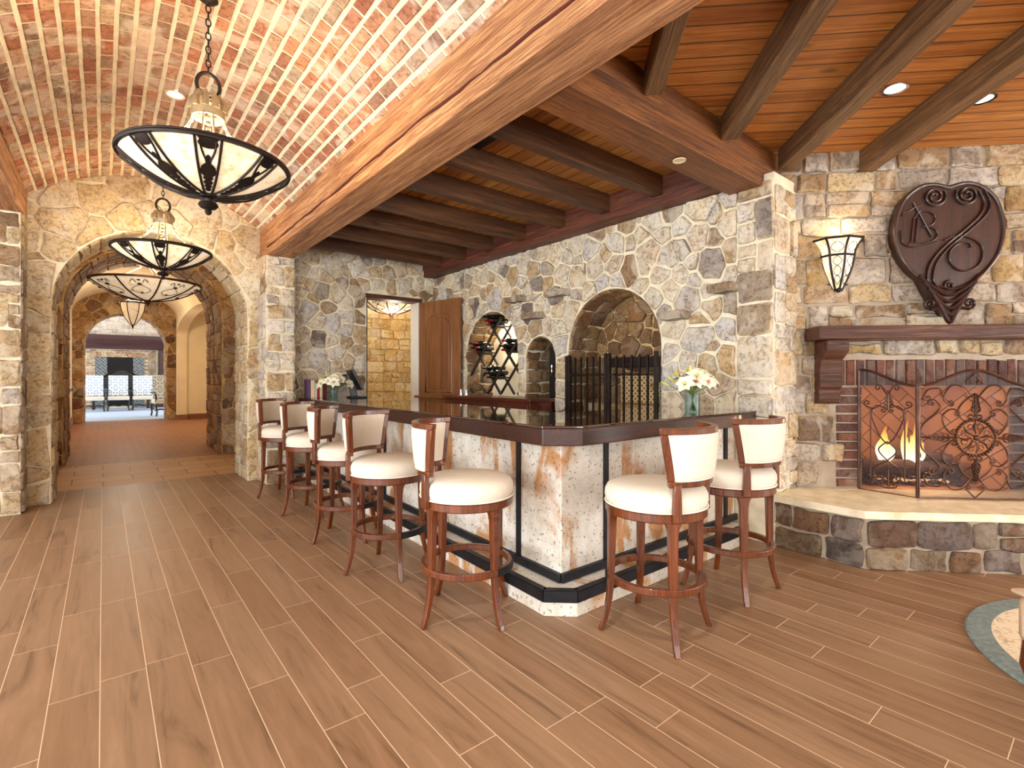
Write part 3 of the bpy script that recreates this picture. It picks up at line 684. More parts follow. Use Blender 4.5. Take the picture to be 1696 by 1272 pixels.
# right side: stucco piers with arch-headed bays open to a side alcove
for i, (a, b) in enumerate(((11.8, 12.5), (19.25, 19.5))):
    pr = MB().box(1.83, 2.12, a, b, 0, 3.4).build('wall_hall_pier', M['stucco'], smooth=0, bevel=.03); struct(pr, 'cream stucco pier on the right of the hall, %s the second arch' % ('close to', 'farthest from')[i], 'wall')
    MB().box(1.815, 2.135, a - .015, b - .001, 0, .16).build('plinth', M['base_brown'], pr, smooth=0)
for i, (a, b) in enumerate(((12.5, 19.25),)):
    ar = Arch(a, b, 2.75, .45); P = [(a - .0, 2.75)] + ar.pts(24)[1:-1] + [(b, 2.75), (b, 3.4), (a, 3.4)]
    struct(MB().prism(P, lambda u, v, h: (h, u, v), 1.83, 2.12).build('trim_%d' % (i + 1), M['stucco'], smooth=50), 'cream stucco arch head on the right side of the hall', 'wall')
al = MB().box(3.35, 3.5, 11.8, 19.7, 0, 3.4).build('wall_alcove', M['stucco'], smooth=0); struct(al, 'cream stucco wall of the alcove on the right of the hall', 'wall')
MB().box(2.12, 3.35, 19.35, 19.5, 0, 3.4).build('alcove_end', M['stucco'], al, smooth=0)
MB().box(2.12, 3.35, 19.33, 19.35, 0, .17).build('alcove_skirting', M['base_brown'], al, smooth=0)
MB().box(1.8, 3.5, 11.8, 19.7, 3.4, 3.5).build('alcove_ceiling', M['stucco'], al, smooth=0)
struct(MB().box(-.7, -.675, 11.8, 19.5, 0, .22).build('baseboard_left', M['base_brown'], smooth=0), 'brown baseboard along the left stucco wall of the hall', 'baseboard')
struct(MB().box(-.7, -.672, 11.8, 19.5, .98, 1.04).build('trim_3', M['black'], smooth=0), 'thin dark rail along the left stucco wall of the hall', 'trim')
# small shelf with a telephone in the alcove
sh = MB().box(2.5, 3.34, 18.0, 18.3, 1.02, 1.07).build('wall_shelf', M['white_paint'], bevel=.01); tag(sh, 'small white shelf on the alcove wall right of the third arch', 'shelf')
ph = empty('telephone', (2.95, 18.15, 1.07), 0, 'small black telephone on the white alcove shelf', 'telephone')
mb = MB(); mb.prism([(-.1, 0), (.1, 0), (.1, .06), (-.1, .16)], lambda u, v, h: (h, u, v), -.08, .08); mb.build('base', M['black'], ph, bevel=.01)
mb = MB(); mb.tube([(-.1, -.08, .19), (-.05, -.085, .2), (.05, -.085, .2), (.1, -.08, .19)], .022); mb.build('handset', M['black'], ph)

# ------------------------------------------------------------------ far room
fr = MB().box(-4, 6, 28.6, 28.8, 0, 6).build('wall_far', M['mortar'], smooth=0); struct(fr, 'far fireplace wall seen through the third arch', 'wall')
def wfar(u, v, h): return (u, 28.6 - h, v)
mb = MB(); bricks(mb, -1.4, 2.9, 3.25, 5.2, wfar, .3, .1, .016, .012, 6); mb.build('whitewashed_bricks', M['brick_white'], fr, smooth=0, fix=False)
mb = MB(); bricks(mb, -1.4, 1.9, 0, 2.6, wfar, .24, .085, .014, .012, 7, skip=lambda u, v: -.3 < u < 1.48 and v < 2.3)
bricks(mb, 2.28, 2.5, -.32, 1.5, lambda u, v, h: (v, 28.6 - h, u), .22, .085, .014, .012, 8, stagger=0); mb.build('bricks', M['brick_far'], fr, smooth=0, fix=False)
mb = MB(); mb.box(.12, 1.1, 28.56, 28.58, .1, 2.27); mb.build('firebox_back', M['soot'], fr, smooth=0)
mb = MB(); mb.add([(-.28, 28.53, 0), (.14, 28.55, 0), (.14, 28.55, 2.27), (-.28, 28.53, 2.27), (1.46, 28.53, 0), (1.06, 28.55, 0), (1.06, 28.55, 2.27), (1.46, 28.53, 2.27)], [(0, 1, 2, 3), (5, 4, 7, 6)]); mb.build('firebox_sides', M['grey_brick'], fr, smooth=0)
struct(MB().box(-4.1, -4, 20.3, 28.8, 0, 5.2).build('wall_far_left', M['plaster'], smooth=0), 'left plaster wall of the far room', 'wall')
struct(MB().box(6, 6.1, 20.3, 28.8, 0, 5.2).build('wall_far_right', M['plaster'], smooth=0), 'right plaster wall of the far room', 'wall')
struct(MB().box(-4.1, 6.1, 20.3, 28.8, 5.2, 5.3).build('ceiling_far', M['plaster'], smooth=0), 'plaster ceiling of the far room', 'ceiling')
fm = empty('far_mantel', (.6, 28.55, 2.62), 0, 'wide dark wooden mantel over the black firebox in the far room', 'mantel')
mb = MB(); mb.prism([(0, 0), (-.1, 0), (-.14, .18), (-.3, .4), (-.34, .48), (-.34, .62), (0, .62)], lambda u, v, h: (h, u, v), -2.1, 2.3); mb.build('shelf', M['far_mantel'], fm, smooth=30)
cb = empty('wall_cabinet', (2.5, 28.3, 0), 0, 'dark wood cabinet right of the far fireplace', 'cabinet')
MB().box(-.52, .6, -.2, .28, 0, 2.6).build('body', M['far_mantel'], cb, bevel=.01)
MB().box(-.48, .02, -.225, -.2, .1, 1.25).build('door', M['far_mantel'], cb, bevel=.01)
MB().box(-.48, .02, -.225, -.2, 1.35, 2.5).build('door', M['far_mantel'], cb, bevel=.01)
fs = empty('arched_screen', (.62, 27.4, 0), 0, 'black arched carved wooden settee back in front of the far firebox', 'screen')
mb = MB(); n = 20; prof = [(-1.0 + 2.0 * i / n, 1.36 + (.36 * (.5 + .5 * math.cos(PI * max(-1, min(1, (-1 + 2 * i / n) / .75)))))) for i in range(n + 1)]
mb.prism([(-1.0, .9)] + prof + [(1.0, .9)], lambda u, v, h: (u, h, v), 0, .06); mb.build('back_panel', M['dark_carved'], fs, bevel=.01)
mb = MB(); mb.tube([(x, -.02, z + .01) for x, z in prof], .035); mb.build('carved_rail', M['iron'], fs)
mb = MB()
for s_ in (-1, 1): mb.lathe([(.05, 0), (.06, .1), (.035, .2), (.06, .4), (.035, .6), (.06, .8), (.05, .95)], 10, (s_ * .93, .03, 0))
mb.box(-.95, .95, 0, .06, .42, .5); mb.build('turned_posts', M['dark_carved'], fs)
def damask_chair():
    t = empty('armchair', (0, 0, 0), 0, 'x', 'chair', 'blue damask armchairs in the far room')
    mb = MB(); mb.warp(lambda i, j, k: (-.32 + .64 * i, .3 + .06 * k - .1 * (1 - j) + (.02 if .1 < i < .9 else 0) * k, .62 + .82 * j), 6, 4, 1); mb.build('backrest', M['damask'], t, bevel=.015)
    MB().box(-.35, .35, -.28, .3, .44, .6).build('seat', M['fabric_cream'], t, bevel=.03)
    for sx in (-1, 1):
        for y in (-.24, .3):
            mb = MB(); x = sx * .33; mb.tube([(x, y, .45), (x + sx * .02, y - .02, .3), (x - sx * .01, y, .15), (x + sx * .02, y - .03, .04), (x + sx * .02, y - .05, .025)], [.035, .03, .025, .03, .025], 8); mb.build('leg', M['dark_carved'], t)
        mb = MB(); x = sx * .345; mb.tube([(x, .3, .82), (x + sx * .015, .1, .84), (x + sx * .015, -.15, .82), (x + sx * .02, -.26, .76), (x, -.24, .62), (x, -.2, .5)], .03, 8); mb.build('arm', M['dark_carved'], t)
    mb = MB(); mb.tube([(-.32, 0, .2), (-.15, -.02, .24), (0, 0, .2), (.15, -.02, .24), (.32, 0, .2)], .025, 8); mb.build('stretcher', M['dark_carved'], t)
    return t
c0 = damask_chair(); chs = [c0] + [copy_tree(c0) for _ in range(3)]
for o, (x, y, a, l) in zip(chs, ((-.31, 25.9, 0, 'blue damask armchair at the left edge of the far arch'), (.49, 26, 0, 'blue damask armchair in front of the middle of the far firebox'), (1.29, 26, 0, 'blue damask armchair at the right of the far row'), (1.72, 21.6, R(12), 'nearest blue damask armchair, turned, behind the right jamb of the third arch'))):
    o.location = (x, y, 0); o.rotation_euler = (0, 0, a); o['label'] = l

# ------------------------------------------------------------------ room behind the door
rs = MB().box(1.95, 4.4, 9.1, 9.25, 0, 3.2).build('wall_store', M['mortar_warm'], smooth=0); struct(rs, 'golden coursed stone wall seen through the open door', 'wall')
mb = MB(); courses(mb, 1.95, 5.2, .6, 3.1, wallY(9.1), (.13, .24), (.2, .4), seed=55, h=.025, gap=.01, jit=.012); mb.build('stones', M['stone_gold'], rs, smooth=38, fix=False)
MB().box(4.4, 5.2, 9.1, 9.25, 0, 3.2).build('masonry', M['mortar_warm'], rs, smooth=0)
struct(MB().box(4.95, 5.1, 7.4, 9.1, 0, 3.2).build('wall_store_right', M['plaster'], smooth=0), 'plaster wall on the right of the room behind the door', 'wall')
struct(MB().box(2.25, 2.35, 7.4, 9.1, 0, 3.2).build('wall_store_left', M['plaster'], smooth=0), 'plaster wall on the left of the room behind the door', 'wall')
struct(MB().box(2.25, 5.1, 7.4, 9.25, 3.0, 3.1).build('ceiling_store', M['plaster'], smooth=0), 'plaster ceiling of the room behind the door', 'ceiling')

# door: dark lintel, right jamb and the open leaf
dfm = empty('trim_4', (0, 0, 0)); struct(dfm, 'dark timber lintel and pale jamb of the door opening', 'door frame')
MB().box(DX0 - .02, DX1 + .02, YD - .015, YD + .24, DZ - .06, DZ).build('lintel', M['mantel_wood'], dfm, bevel=.005)
MB().box(DX1 - .05, DX1, YD + .0, YD + .25, 0, DZ - .06).build('jamb', M['white_paint'], dfm, bevel=.004)
MB().box(DX0, DX0 + .015, YD - .0, YD + .25, 0, DZ - .06).build('jamb', M['black'], dfm, bevel=.003)
ang = math.atan2(-.88, .19)
dr = empty('door_1', (DX1 - .01, YD - .03, 0), ang); struct(dr, 'brown wooden door leaf with an arched raised panel, standing open', 'door')
Wd, Hd, Td = .9, 2.53, .045
MB().box(0, Wd, -Td, 0, .02, Hd).build('leaf', M['door_wood'], dr, bevel=.004)
def arch_panel(g):
    a0, a1 = .16 + g, Wd - .16 - g; z0 = 1.12 + g; zs = 2.13; rise = .2 - g; n = 14
    return [(a0, z0), (a1, z0)] + [((a0 + a1) / 2 + (a1 - a0) / 2 * math.cos(PI * i / n), zs + rise * math.sin(PI * i / n)) for i in range(n + 1)]
mb = MB(); mb.prism(arch_panel(.05), lambda u, v, h: (u, h, v), -Td - .012, -Td + .002); mb.build('raised_panel', M['door_wood'], dr, bevel=.01)
mb = MB(); mb.tube([(u, -Td, v) for u, v in arch_panel(.0)], .013, 8, True); mb.build('moulding', M['door_wood'], dr)
mb = MB(); mb.prism([(.16, .2), (Wd - .16, .2), (Wd - .16, .95), (.16, .95)], lambda u, v, h: (u, h, v), -Td - .012, -Td + .002); mb.build('raised_panel', M['door_wood'], dr, bevel=.01)
MB().box(.0, Wd, -Td - .1, -Td, 1.03, 1.07).build('door_shelf', M['door_wood'], dr, bevel=.006)

# ------------------------------------------------------------------ bar
SL = .032   # the long side leans slightly off the hall axis
def lx(x, y): return x + SL * (y - 2.07)
bar = empty('bar_counter', (2.6, 2.6, 0), 0, 'L-shaped bar with a dark polished wooden top and pale pitted stone panels', 'bar')
def B(p): return (p[0] - 2.6, p[1] - 2.6)
Y1 = YD - .005
top = [(1.904, 2.071), (2.079, 1.928), (XW - .03, 1.93), (XW - .03, 2.79), (2.76, 2.75), (lx(2.73, Y1), Y1), (lx(1.904, Y1), Y1)]
def grow(p, k): return p
mb = MB(); mb.prism([B(p) for p in top], lambda u, v, h: (u, v, h), .958, 1.058); mb.build('counter_edge', M['bar_wood'], bar, bevel=.006, smooth=0)
top2 = [(1.898, 2.068), (2.076, 1.922), (XW - .028, 1.924), (XW - .028, 2.796), (2.768, 2.757), (lx(2.738, Y1), Y1), (lx(1.898, Y1), Y1)]
mb = MB(); mb.prism([B(p) for p in top2], lambda u, v, h: (u, v, h), 1.058, 1.072); mb.build('counter_top', M['bar_top'], bar, bevel=.004, smooth=0)
body = [(2.075, 2.095), (XW - .04, 2.105), (XW - .04, 2.62), (2.62, 2.58), (lx(2.58, Y1), Y1), (lx(2.075, Y1), Y1)]
mb = MB(); mb.prism([B(p) for p in body], lambda u, v, h: (u, v, h), .15, .958); mb.build('stone_panel', M['bar_panel'], bar, bevel=.008, smooth=0)
stp = [(1.92, 2.076), (2.058, 1.95), (XW - .12, 1.955), (XW - .12, 2.3), (2.3, 2.3), (lx(2.3, Y1), Y1), (lx(1.92, Y1), Y1)]
mb = MB(); mb.prism([B(p) for p in stp], lambda u, v, h: (u, v, h), 0, .143); mb.build('foot_step', M['bar_panel'], bar, bevel=.006, smooth=0)
mb = MB(); fr_ = [(lx(1.92, Y1), Y1), (1.92, 2.076), (2.058, 1.95), (XW - .12, 1.955)]
for a, b in zip(fr_[:-1], fr_[1:]):
    d = Vector((b[0] - a[0], b[1] - a[1])).normalized(); nrm = Vector((-d.y, d.x))   # outward? points away from the body
    if nrm.dot(Vector((2.6 - a[0], 2.6 - a[1]))) > 0: nrm = -nrm
    q = []
    for p, sg in ((a, -1), (b, 1)):
        q.append(Vector(p) + nrm * .008); 
    mb.prism([B(q[0]), B(q[1]), B(Vector(b)), B(Vector(a))], lambda u, v, h: (u, v, h), .082, .15)
    mb.prism([B(q[0]), B(q[1]), B(Vector(b) - nrm * .03), B(Vector(a) - nrm * .03)], lambda u, v, h: (u, v, h), .144, .151)
mb.build('step_edging', M['black_steel'], bar, smooth=0)
mb = MB()
kb = [(lx(2.06, Y1), Y1), (2.06, 2.08), (XW - .04, 2.09)]
for a, b in zip(kb[:-1], kb[1:]): mb.bar((*B(a), .175), (*B(b), .175), .03, .05)
mb.build('base_rail', M['black_steel'], bar, bevel=.003)
for y in (2.49, 4.62, 6.6): MB().box(lx(2.062, y) - 2.6, lx(2.09, y) - 2.6, y - 2.62, y - 2.58, .15, .957).build('panel_strip', M['black_steel'], bar)
for x in (2.47, 3.97): MB().box(x - 2.62, x - 2.58, 2.085 - 2.6, 2.12 - 2.6, .15, .957).build('panel_strip', M['black_steel'], bar)

# ------------------------------------------------------------------ stools
def make_stool():
    t = empty('bar_stool', (0, 0, 0), 0, 'x', 'bar stool', 'white leather bar stools around the bar')
    # local +x is the middle of the back
    ap = MB(); ap.lathe([(.21, .628), (.258, .628), (.264, .634), (.264, .67), (.258, .676), (.21, .676)], 48); ap.lathe([(.0001, .676), (.25, .676), (.25, .67), (.0001, .67)], 32); ap.build('apron', M['stool_wood'], t)
    st = MB(); st.lathe([(.0001, .674), (.25, .674), (.262, .688), (.268, .712), (.266, .742), (.254, .765), (.22, .782), (.14, .793), (.0001, .797)], 48); seat = st.build('seat', M['fabric_cream'], t, smooth=80)
    pp = MB(); pp.tube([(.265 * math.cos(2 * PI * i / 48), .265 * math.sin(2 * PI * i / 48), .681) for i in range(48)], .005, 6, True); pp.build('piping', M['piping'], seat)
    for k in range(4):
        a = R(45 + 90 * k)
        def leg(i, j, w, a=a):
            z = .67 * (1 - i); q = max(0, (.32 - z) / .32); r = .236 + .012 * i + .05 * q ** 2.4
            s = .025 - .010 * i; 
            if i < .12: s2 = s + (.12 - i) * .25
            else: s2 = s
            x = r + (w - .5) * 2 * s * .85; y = (j - .5) * 2 * s2
            return (x * math.cos(a) - y * math.sin(a), x * math.sin(a) + y * math.cos(a), z)
        MB().warp(leg, 20, 1, 1).build('leg', M['stool_wood'], t, smooth=50, bevel=.004)
    fr = MB(); n = 56; rg_ = [(.232, .272), (.262, .272), (.262, .308), (.232, .308)]
    vs = []; fs = []
    for i in range(n):
        c, s = math.cos(2 * PI * i / n), math.sin(2 * PI * i / n)
        for r, z in rg_: vs.append((r * c, r * s, z))
        for j in range(4): fs.append((i * 4 + j, i * 4 + (j + 1) % 4, ((i + 1) % n) * 4 + (j + 1) % 4, ((i + 1) % n) * 4 + j))
    fr.add(vs, fs); ring = fr.build('foot_ring', M['stool_wood'], t, smooth=50, bevel=.005)
    fp = MB(); fp.warp(lambda i, j, k: ((.2625 + .004 * k + (0 if .01 < j < .99 else 0)) * math.cos(PI + R(-43 + 86 * i)), (.2625 + .004 * k) * math.sin(PI + R(-43 + 86 * i)), .270 + .041 * j), 16, 1, 1); fp.build('foot_plate', M['black_steel'], ring)
    def arcp(a, z, r): return (r * math.cos(a), r * math.sin(a), z)
    def rad(z): return .268 + (z - .8) * .09
    z0, z1 = .808, 1.098; A0, A1 = R(52), R(62)
    def half(z): return A0 + (A1 - A0) * (z - z0) / (z1 - z0)
    fm_ = MB(); w = .032
    def rail(za, zb):
        fm_.warp(lambda i, j, k: arcp(-half(za + (zb - za) * j) + 2 * half(za + (zb - za) * j) * i, za + (zb - za) * j, rad(za + (zb - za) * j) - .018 + .036 * k), 24, 1, 1)
    rail(z0, z0 + w); rail(z1 - w, z1)
    for s in (-1, 1):
        aw = R(7)
        fm_.warp(lambda i, j, k: arcp(s * (half(z0 + w + (z1 - z0 - 2 * w) * j) - aw * i), z0 + w + (z1 - z0 - 2 * w) * j, rad(z0 + (z1 - z0) * j) - .018 + .036 * k), 2, 4, 1)
    bk = fm_.build('back_frame', M['stool_wood'], t, smooth=45, bevel=.004)
    pd = MB(); pz0, pz1 = z0 + w - .004, z1 - w + .004
    def pad(i, j, k):
        z = pz0 + (pz1 - pz0) * j; h = half(z) - R(6.5); e = 1 - max(abs(2 * i - 1), abs(2 * j - 1)) ** 6; r = rad(z) + (-.014 - .012 * e if k == 0 else .014 + .012 * e)
        return arcp(-h + 2 * h * i, z, r)
    pad_o = pd.warp(pad, 24, 10, 1).build('back_pad', M['fabric_cream'], t, smooth=70)
    pg = MB()
    for sg in (-1, 1):
        L = []
        for i in range(25): L.append((i / 24, 0))
        for j in range(1, 7): L.append((1, j / 6))
        for i in range(23, -1, -1): L.append((i / 24, 1))
        for j in range(5, 0, -1): L.append((0, j / 6))
        pts = []
        for i, j in L:
            z = pz0 + .006 + (pz1 - pz0 - .012) * j; h = half(z) - R(7.4); pts.append(arcp(-h + 2 * h * i, z, rad(z) + sg * .019))
        pg.tube(pts, .0035, 5, True)
    pg.build('piping', M['piping'], pad_o)
    for s in (-1, 1):
        a = s * R(44)
        po = MB(); po.warp(lambda i, j, k: ((.277 + .003 * i + (k - .5) * .03) * math.cos(a) - (j - .5) * .046 * math.sin(a) * (1 - .25 * i), (.277 + .003 * i + (k - .5) * .03) * math.sin(a) + (j - .5) * .046 * math.cos(a) * (1 - .25 * i), .64 + .185 * i), 4, 1, 1); po.build('back_post', M['stool_wood'], t, bevel=.004)
    return t
st0 = make_stool()
stools = [((1.62, 2.40), 139, 'white bar stool on the long side, nearest the bar corner'), ((1.57, 3.31), 125, 'white bar stool on the long side, second from the corner'), ((1.605, 4.2), 144, 'white bar stool on the long side, third from the corner'),
          ((1.643, 5.17), 132, 'white bar stool on the long side, fourth from the corner'), ((1.64, 6.15), 135, 'farthest white bar stool, beside the stone pier'),
          ((2.30, 1.606), 280, 'white bar stool in front of the short side, nearest the camera'), ((3.13, 1.62), 270, 'white bar stool at the hearth end of the short side')]
for i, ((x, y), a, l) in enumerate(stools):
    o = st0 if i == 0 else copy_tree(st0); o.location = (x, y, 0); o.rotation_euler = (0, 0, R(a)); o['label'] = l

# ------------------------------------------------------------------ back bar: cabinet, wine rack, taps, gate
cab = empty('back_bar_cabinet', (3.95, 5.25, 0), 0, 'low dark wooden cabinet under the wine niche', 'cabinet')
MB().box(-.16, .2, -.92, .92, 0, 1.06).build('body', M['cabinet_wood'], cab, bevel=.005)
MB().box(-.2, .21, -.96, .95, 1.06, 1.1).build('cabinet_top', M['cabinet_wood'], cab, bevel=.006)
for k, (a, b) in enumerate(((-.9, -.32), (-.28, .3), (.34, .9))):
    dw = MB().box(-.18, -.16, a, b, .8, 1.02).build('drawer', M['cabinet_wood'], cab, bevel=.005); MB().ball((-.195, (a + b) / 2, .92), .016).build('knob', M['chrome'], dw)
    dw = MB().box(-.18, -.16, a, b, .1, .76).build('door', M['cabinet_wood'], cab, bevel=.005); MB().ball((-.195, a + .07, .6), .016).build('knob', M['chrome'], dw)
# wine rack: two layers of crossed bars
wr0 = empty('wine_rack', (XW + .06, 5.6, 1.1), 0, 'dark wooden diamond lattice wine rack in the left niche', 'wine rack')
def dia(name, x):
    mb = MB(); c, hw_, hv = .5, .33, .36
    ya, yb, za, zb = -.57, .57, .0, 1.1
    for s in (-1, 1):
        for k in range(-3, 5):
            # lines z = s*slope*(y) + k*2*hv*... through a grid of crossings
            sl = hv / hw_; off = .185 + k * 2 * hv * .5 * 2 if False else .18 + k * 2 * hv
            P = []
            for y in [ya + (yb - ya) * i / 60 for i in range(61)]:
                z = s * sl * y + off
                lim = zb if abs(y) < .05 else .54 + math.sqrt(max(0, .57 ** 2 - y * y))
                if za <= z <= min(zb, lim): P.append((x, y, z))
            if len(P) > 3: mb.bar(P[0], P[-1], .028, .028, (1, 0, 0))
    return mb.build(name, M['rack_wood'], wr0, bevel=.003)
dia('front_lattice', .0); dia('rear_lattice', .24)
mb = MB()
for y, z in ((0, .18), (.33, .54), (-.33, .54), (0, .9)):
    for s in (-1, 1): mb.bar((0, y + s * .06, z + .065), (.24, y + s * .06, z + .065), .02, .02)
mb.build('cross_slats', M['rack_wood'], wr0)
def bottle(cm):
    b = MB().lathe([(.0001, .3), (.036, .3), (.038, .29), (.038, .11), (.03, .085), (.015, .06), (.0135, .03)], 16, axis='x').build('wine_bottle', M['dark_glass'])
    MB().lathe([(.0001, -.005), (.0145, -.005), (.0155, 0), (.0155, .055), (.0145, .06), (.0001, .06)], 14, axis='x').build('capsule', cm, b); return b
bp = {'red': bottle(M['capsule_red']), 'black': bottle(M['capsule_black'])}; used = set()
spots = []
for (y, z), cols, nm in (((0, .9), 'rrrbb', 'top'), ((.33, .54), 'rrbrb', 'left'), ((-.33, .54), 'rbbr', 'right'), ((0, .18), 'bbbbb', 'bottom')):
    pos = [(0, .075), (-.055, .135), (.055, .135), (-.0, .20), (.1, .2)]
    where = ('lowest', 'right of second row', 'left of second row', 'middle of top row', 'left of top row')
    for (a, b_), c, w in zip(pos, cols, where): spots.append((y + a, z + b_, 'red' if c == 'r' else 'black', 'wine bottle with %s capsule, %s, in the %s rack diamond' % ('red' if c == 'r' else 'black', w, nm)))
for y, z, c, l in spots:
    o = bp[c] if c not in used else copy_tree(bp[c]); used.add(c)
    o.location = (XW - .06, 5.6 + y, 1.1 + z); tag(o, l, 'bottle', 'wine bottles in the lattice rack')
# tap cabinet in the small niche
tp = empty('beer_cooler', (XW + .1, 4.45, 1.1), 0, 'black tap cabinet standing in the small niche', 'cabinet')
MB().box(0, .38, -.135, .08, 0, .62).build('body', M['black'], tp, bevel=.01)
for y in (-.09, .0):
    f = MB().lathe([(.006, 0), (.01, .02), (.007, .05), (.015, .07), (.012, .1), (.0001, .11)], 10, (-.03, y, .3)).build('tap_handle', M['chrome'], tp)
    MB().tube([(.0, y, .3), (-.03, y, .3), (-.05, y, .27)], .008).build('spout', M['chrome'], f)
# shakers on the cabinet
for i, (y, l) in enumerate(((5.83, 'left chrome shaker on the back bar cabinet'), (5.70, 'right chrome shaker on the back bar cabinet'))):
    sk = empty('shaker', (3.84, y, 1.1), 0, l, 'shaker', 'chrome shakers'); MB().lathe([(.02, 0), (.024, .005), (.02, .06), (.022, .07)], 14).build('body', M['chrome'], sk); MB().lathe([(.022, .07), (.02, .085), (.008, .095), (.0001, .097)], 14).build('cap', M['chrome'], sk)
# iron gate
gt = empty('iron_gate', (XW - .05, 3.475, 0), 0, 'black wrought iron double gate across the large arched niche', 'gate')
def leaf(y0, y1, nm, n):
    t = MB()
    for y, top_ in ((y0, 1.6), (y1, 1.6)): t.bar((0, y, .1), (0, y, top_), .035, .035)
    for z in (.15, .75, 1.375): t.bar((0, y0, z), (0, y1, z), .018, .022)
    f = t.build(nm, M['iron'], gt, bevel=.003)
    for i in range(1, n):
        y = y0 + (y1 - y0) * i / n; b = MB(); b.bar((0, y, .12), (0, y, 1.57), .018, .018); b.build('gate_bar', M['iron'], f)
leaf(-.02, -.60, 'gate_leaf', 6); leaf(.02, .56, 'gate_leaf', 6)
MB().bar((0.02, .615, .0), (.02, .615, 1.59), .035, .035).build('hinge_post', M['iron'], gt)
MB().box(-.02, .02, -.64, -.6, 1.3, 1.45).build('hinge', M['iron'], gt); MB().box(-.02, .02, .56, .61, 1.3, 1.45).build('hinge', M['iron'], gt)
lw = MB().box(XW + .34, XW + .44, 2.93, 3.75, 1.46, 1.57).build('timber_lintel', M['iron'], bevel=.006); tag(lw, 'dark timber lintel inside the large niche behind the gate', 'lintel')
lt = empty('lattice_screen', (XW + .42, 3.3, 1.05), 0, 'woven golden lattice screen inside the large niche behind the gate', 'screen')
MB().box(-.015, .015, -.36, .36, .0, .34).build('lattice_panel', M['lattice'], lt); mb = MB()
for z in (0, .34): mb.bar((0, -.37, z), (0, .37, z), .04, .03)
mb.build('frame', M['stone_brown'], lt)
gd = MB().box(XW + .28, XW + .5, 2.87, 4.08, .7, 1.05).build('niche_ledge', M['stone_gold'], bevel=.02); tag(gd, 'yellow stone ledge at the back of the large niche behind the gate', 'ledge')

# ------------------------------------------------------------------ flowers
def lily(mat, r, rg, op=1.0):
    mb = MB()
    for k in range(6):
        a = 2 * PI * k / 6 + rg.uniform(-.1, .1); L = r * rg.uniform(.9, 1.1); w = r * (.36 if k % 2 else .27)
        def pet(i, j, a=a, L=L, w=w):
            ww = w * math.sin(PI * min(1, .06 + i * .94) ** .8) * (j - .5) * 2; x = L * (.12 + i * .9 * op); z = L * (.55 * i - .55 * i ** 2.2 * op) + abs(j - .5) * .02 * L - .0
            return (x * math.cos(a) - ww * math.sin(a), x * math.sin(a) + ww * math.cos(a), z)
        mb.sheet(pet, 6, 4)
    return mb
def bouquet(name, loc, label, seed, R0, H, zb, n=13, pink=False, vlab='', vr=.055, vh=.13):
    rg = random.Random(seed); x, y, z = loc
    vs = empty('glass_vase', loc, 0, vlab, 'vase')
    MB().lathe([(.0001, .004), (vr - .004, .004), (vr - .004, vh), (vr, vh), (vr, 0), (.0001, 0)], 28).build('glass', M['clear_glass'], vs)
    bq = empty(name, (x, y, z + .01), 0, label, 'flowers')
    heads = []
    for i in range(n):
        a = 2.4 * i + rg.uniform(-.3, .3); e = (i + .5) / n; rr = R0 * math.sqrt(e) * rg.uniform(.85, 1.1); zz = zb + (H - zb) * (1 - e * .85) * rg.uniform(.85, 1.08)
        heads.append(Vector((rr * math.cos(a), rr * math.sin(a), zz)))
    sm = MB()
    for h in heads:
        f = Vector((-h.x * .16, -h.y * .16, 0.0)); m = Vector((h.x * .12, h.y * .12, vh)); sm.tube([f, f.lerp(m, .6), m, m.lerp(h, .6), h], .0032, 6)
    sm.build('stems', M['leaf'], bq)
    lf = MB()
    for i in range(12):
        a = 2.1 * i; l = .1; b = Vector((.03 * math.cos(a), .03 * math.sin(a), vh + .01 + .05 * rg.random()))
        lf.sheet(lambda u, v: (b.x + u * l * math.cos(a) - (v - .5) * .03 * math.sin(PI * u) * math.sin(a), b.y + u * l * math.sin(a) + (v - .5) * .03 * math.sin(PI * u) * math.cos(a), b.z + .05 * math.sin(PI * u * .7)), 5, 2)
    lf.build('leaves', M['leaf'], bq, smooth=60)
    for i, h in enumerate(heads):
        if i % 5 == 4:
            d = (h - Vector((0, 0, zb * .6))).normalized(); b = MB(); b.tube([h - d * .01, h + d * .02, h + d * .05, h + d * .075], [.006, .012, .011, .002], 8); b.build('bud', M['bud'], bq); continue
        mb = lily(None, .088, rg, rg.uniform(.7, 1.0)); d = (h - Vector((0, 0, zb * .55))).normalized(); d = (d + Vector((-.25, -.3, .1))).normalized()
        q = Vector((0, 0, 1)).rotation_difference(d).to_matrix().to_4x4(); mb.xf(Matrix.Translation(h) @ q)
        f = mb.build('flower', M['petal'], bq, smooth=70)
        c = MB(); c.ball((0, 0, .02), .012, 8, (1, 1, 1.6)); c.xf(Matrix.Translation(h) @ q); c.build('flower_heart', M['petal_pink'] if pink and i % 3 == 0 else M['bud'], f)
bouquet('lily_bouquet', (3.58, 2.16, 1.072), 'white lilies in the glass vase on the short side of the bar', 3, .17, .32, .17, 20, True, 'clear cylinder vase on the short side of the bar near the stone wall', .058, .14)
bouquet('lily_bouquet', (2.36, 6.62, 1.072), 'white lilies in the glass vase at the far end of the bar', 9, .2, .31, .15, 19, False, 'clear vase at the far end of the bar in front of the books', .05, .13)
bouquet('lily_bouquet', (XW + .22, 2.99, 1.05), 'lilies standing inside the large niche behind the gate', 5, .13, .3, .12, 10, True, 'vase inside the large niche behind the iron gate', .04, .11)

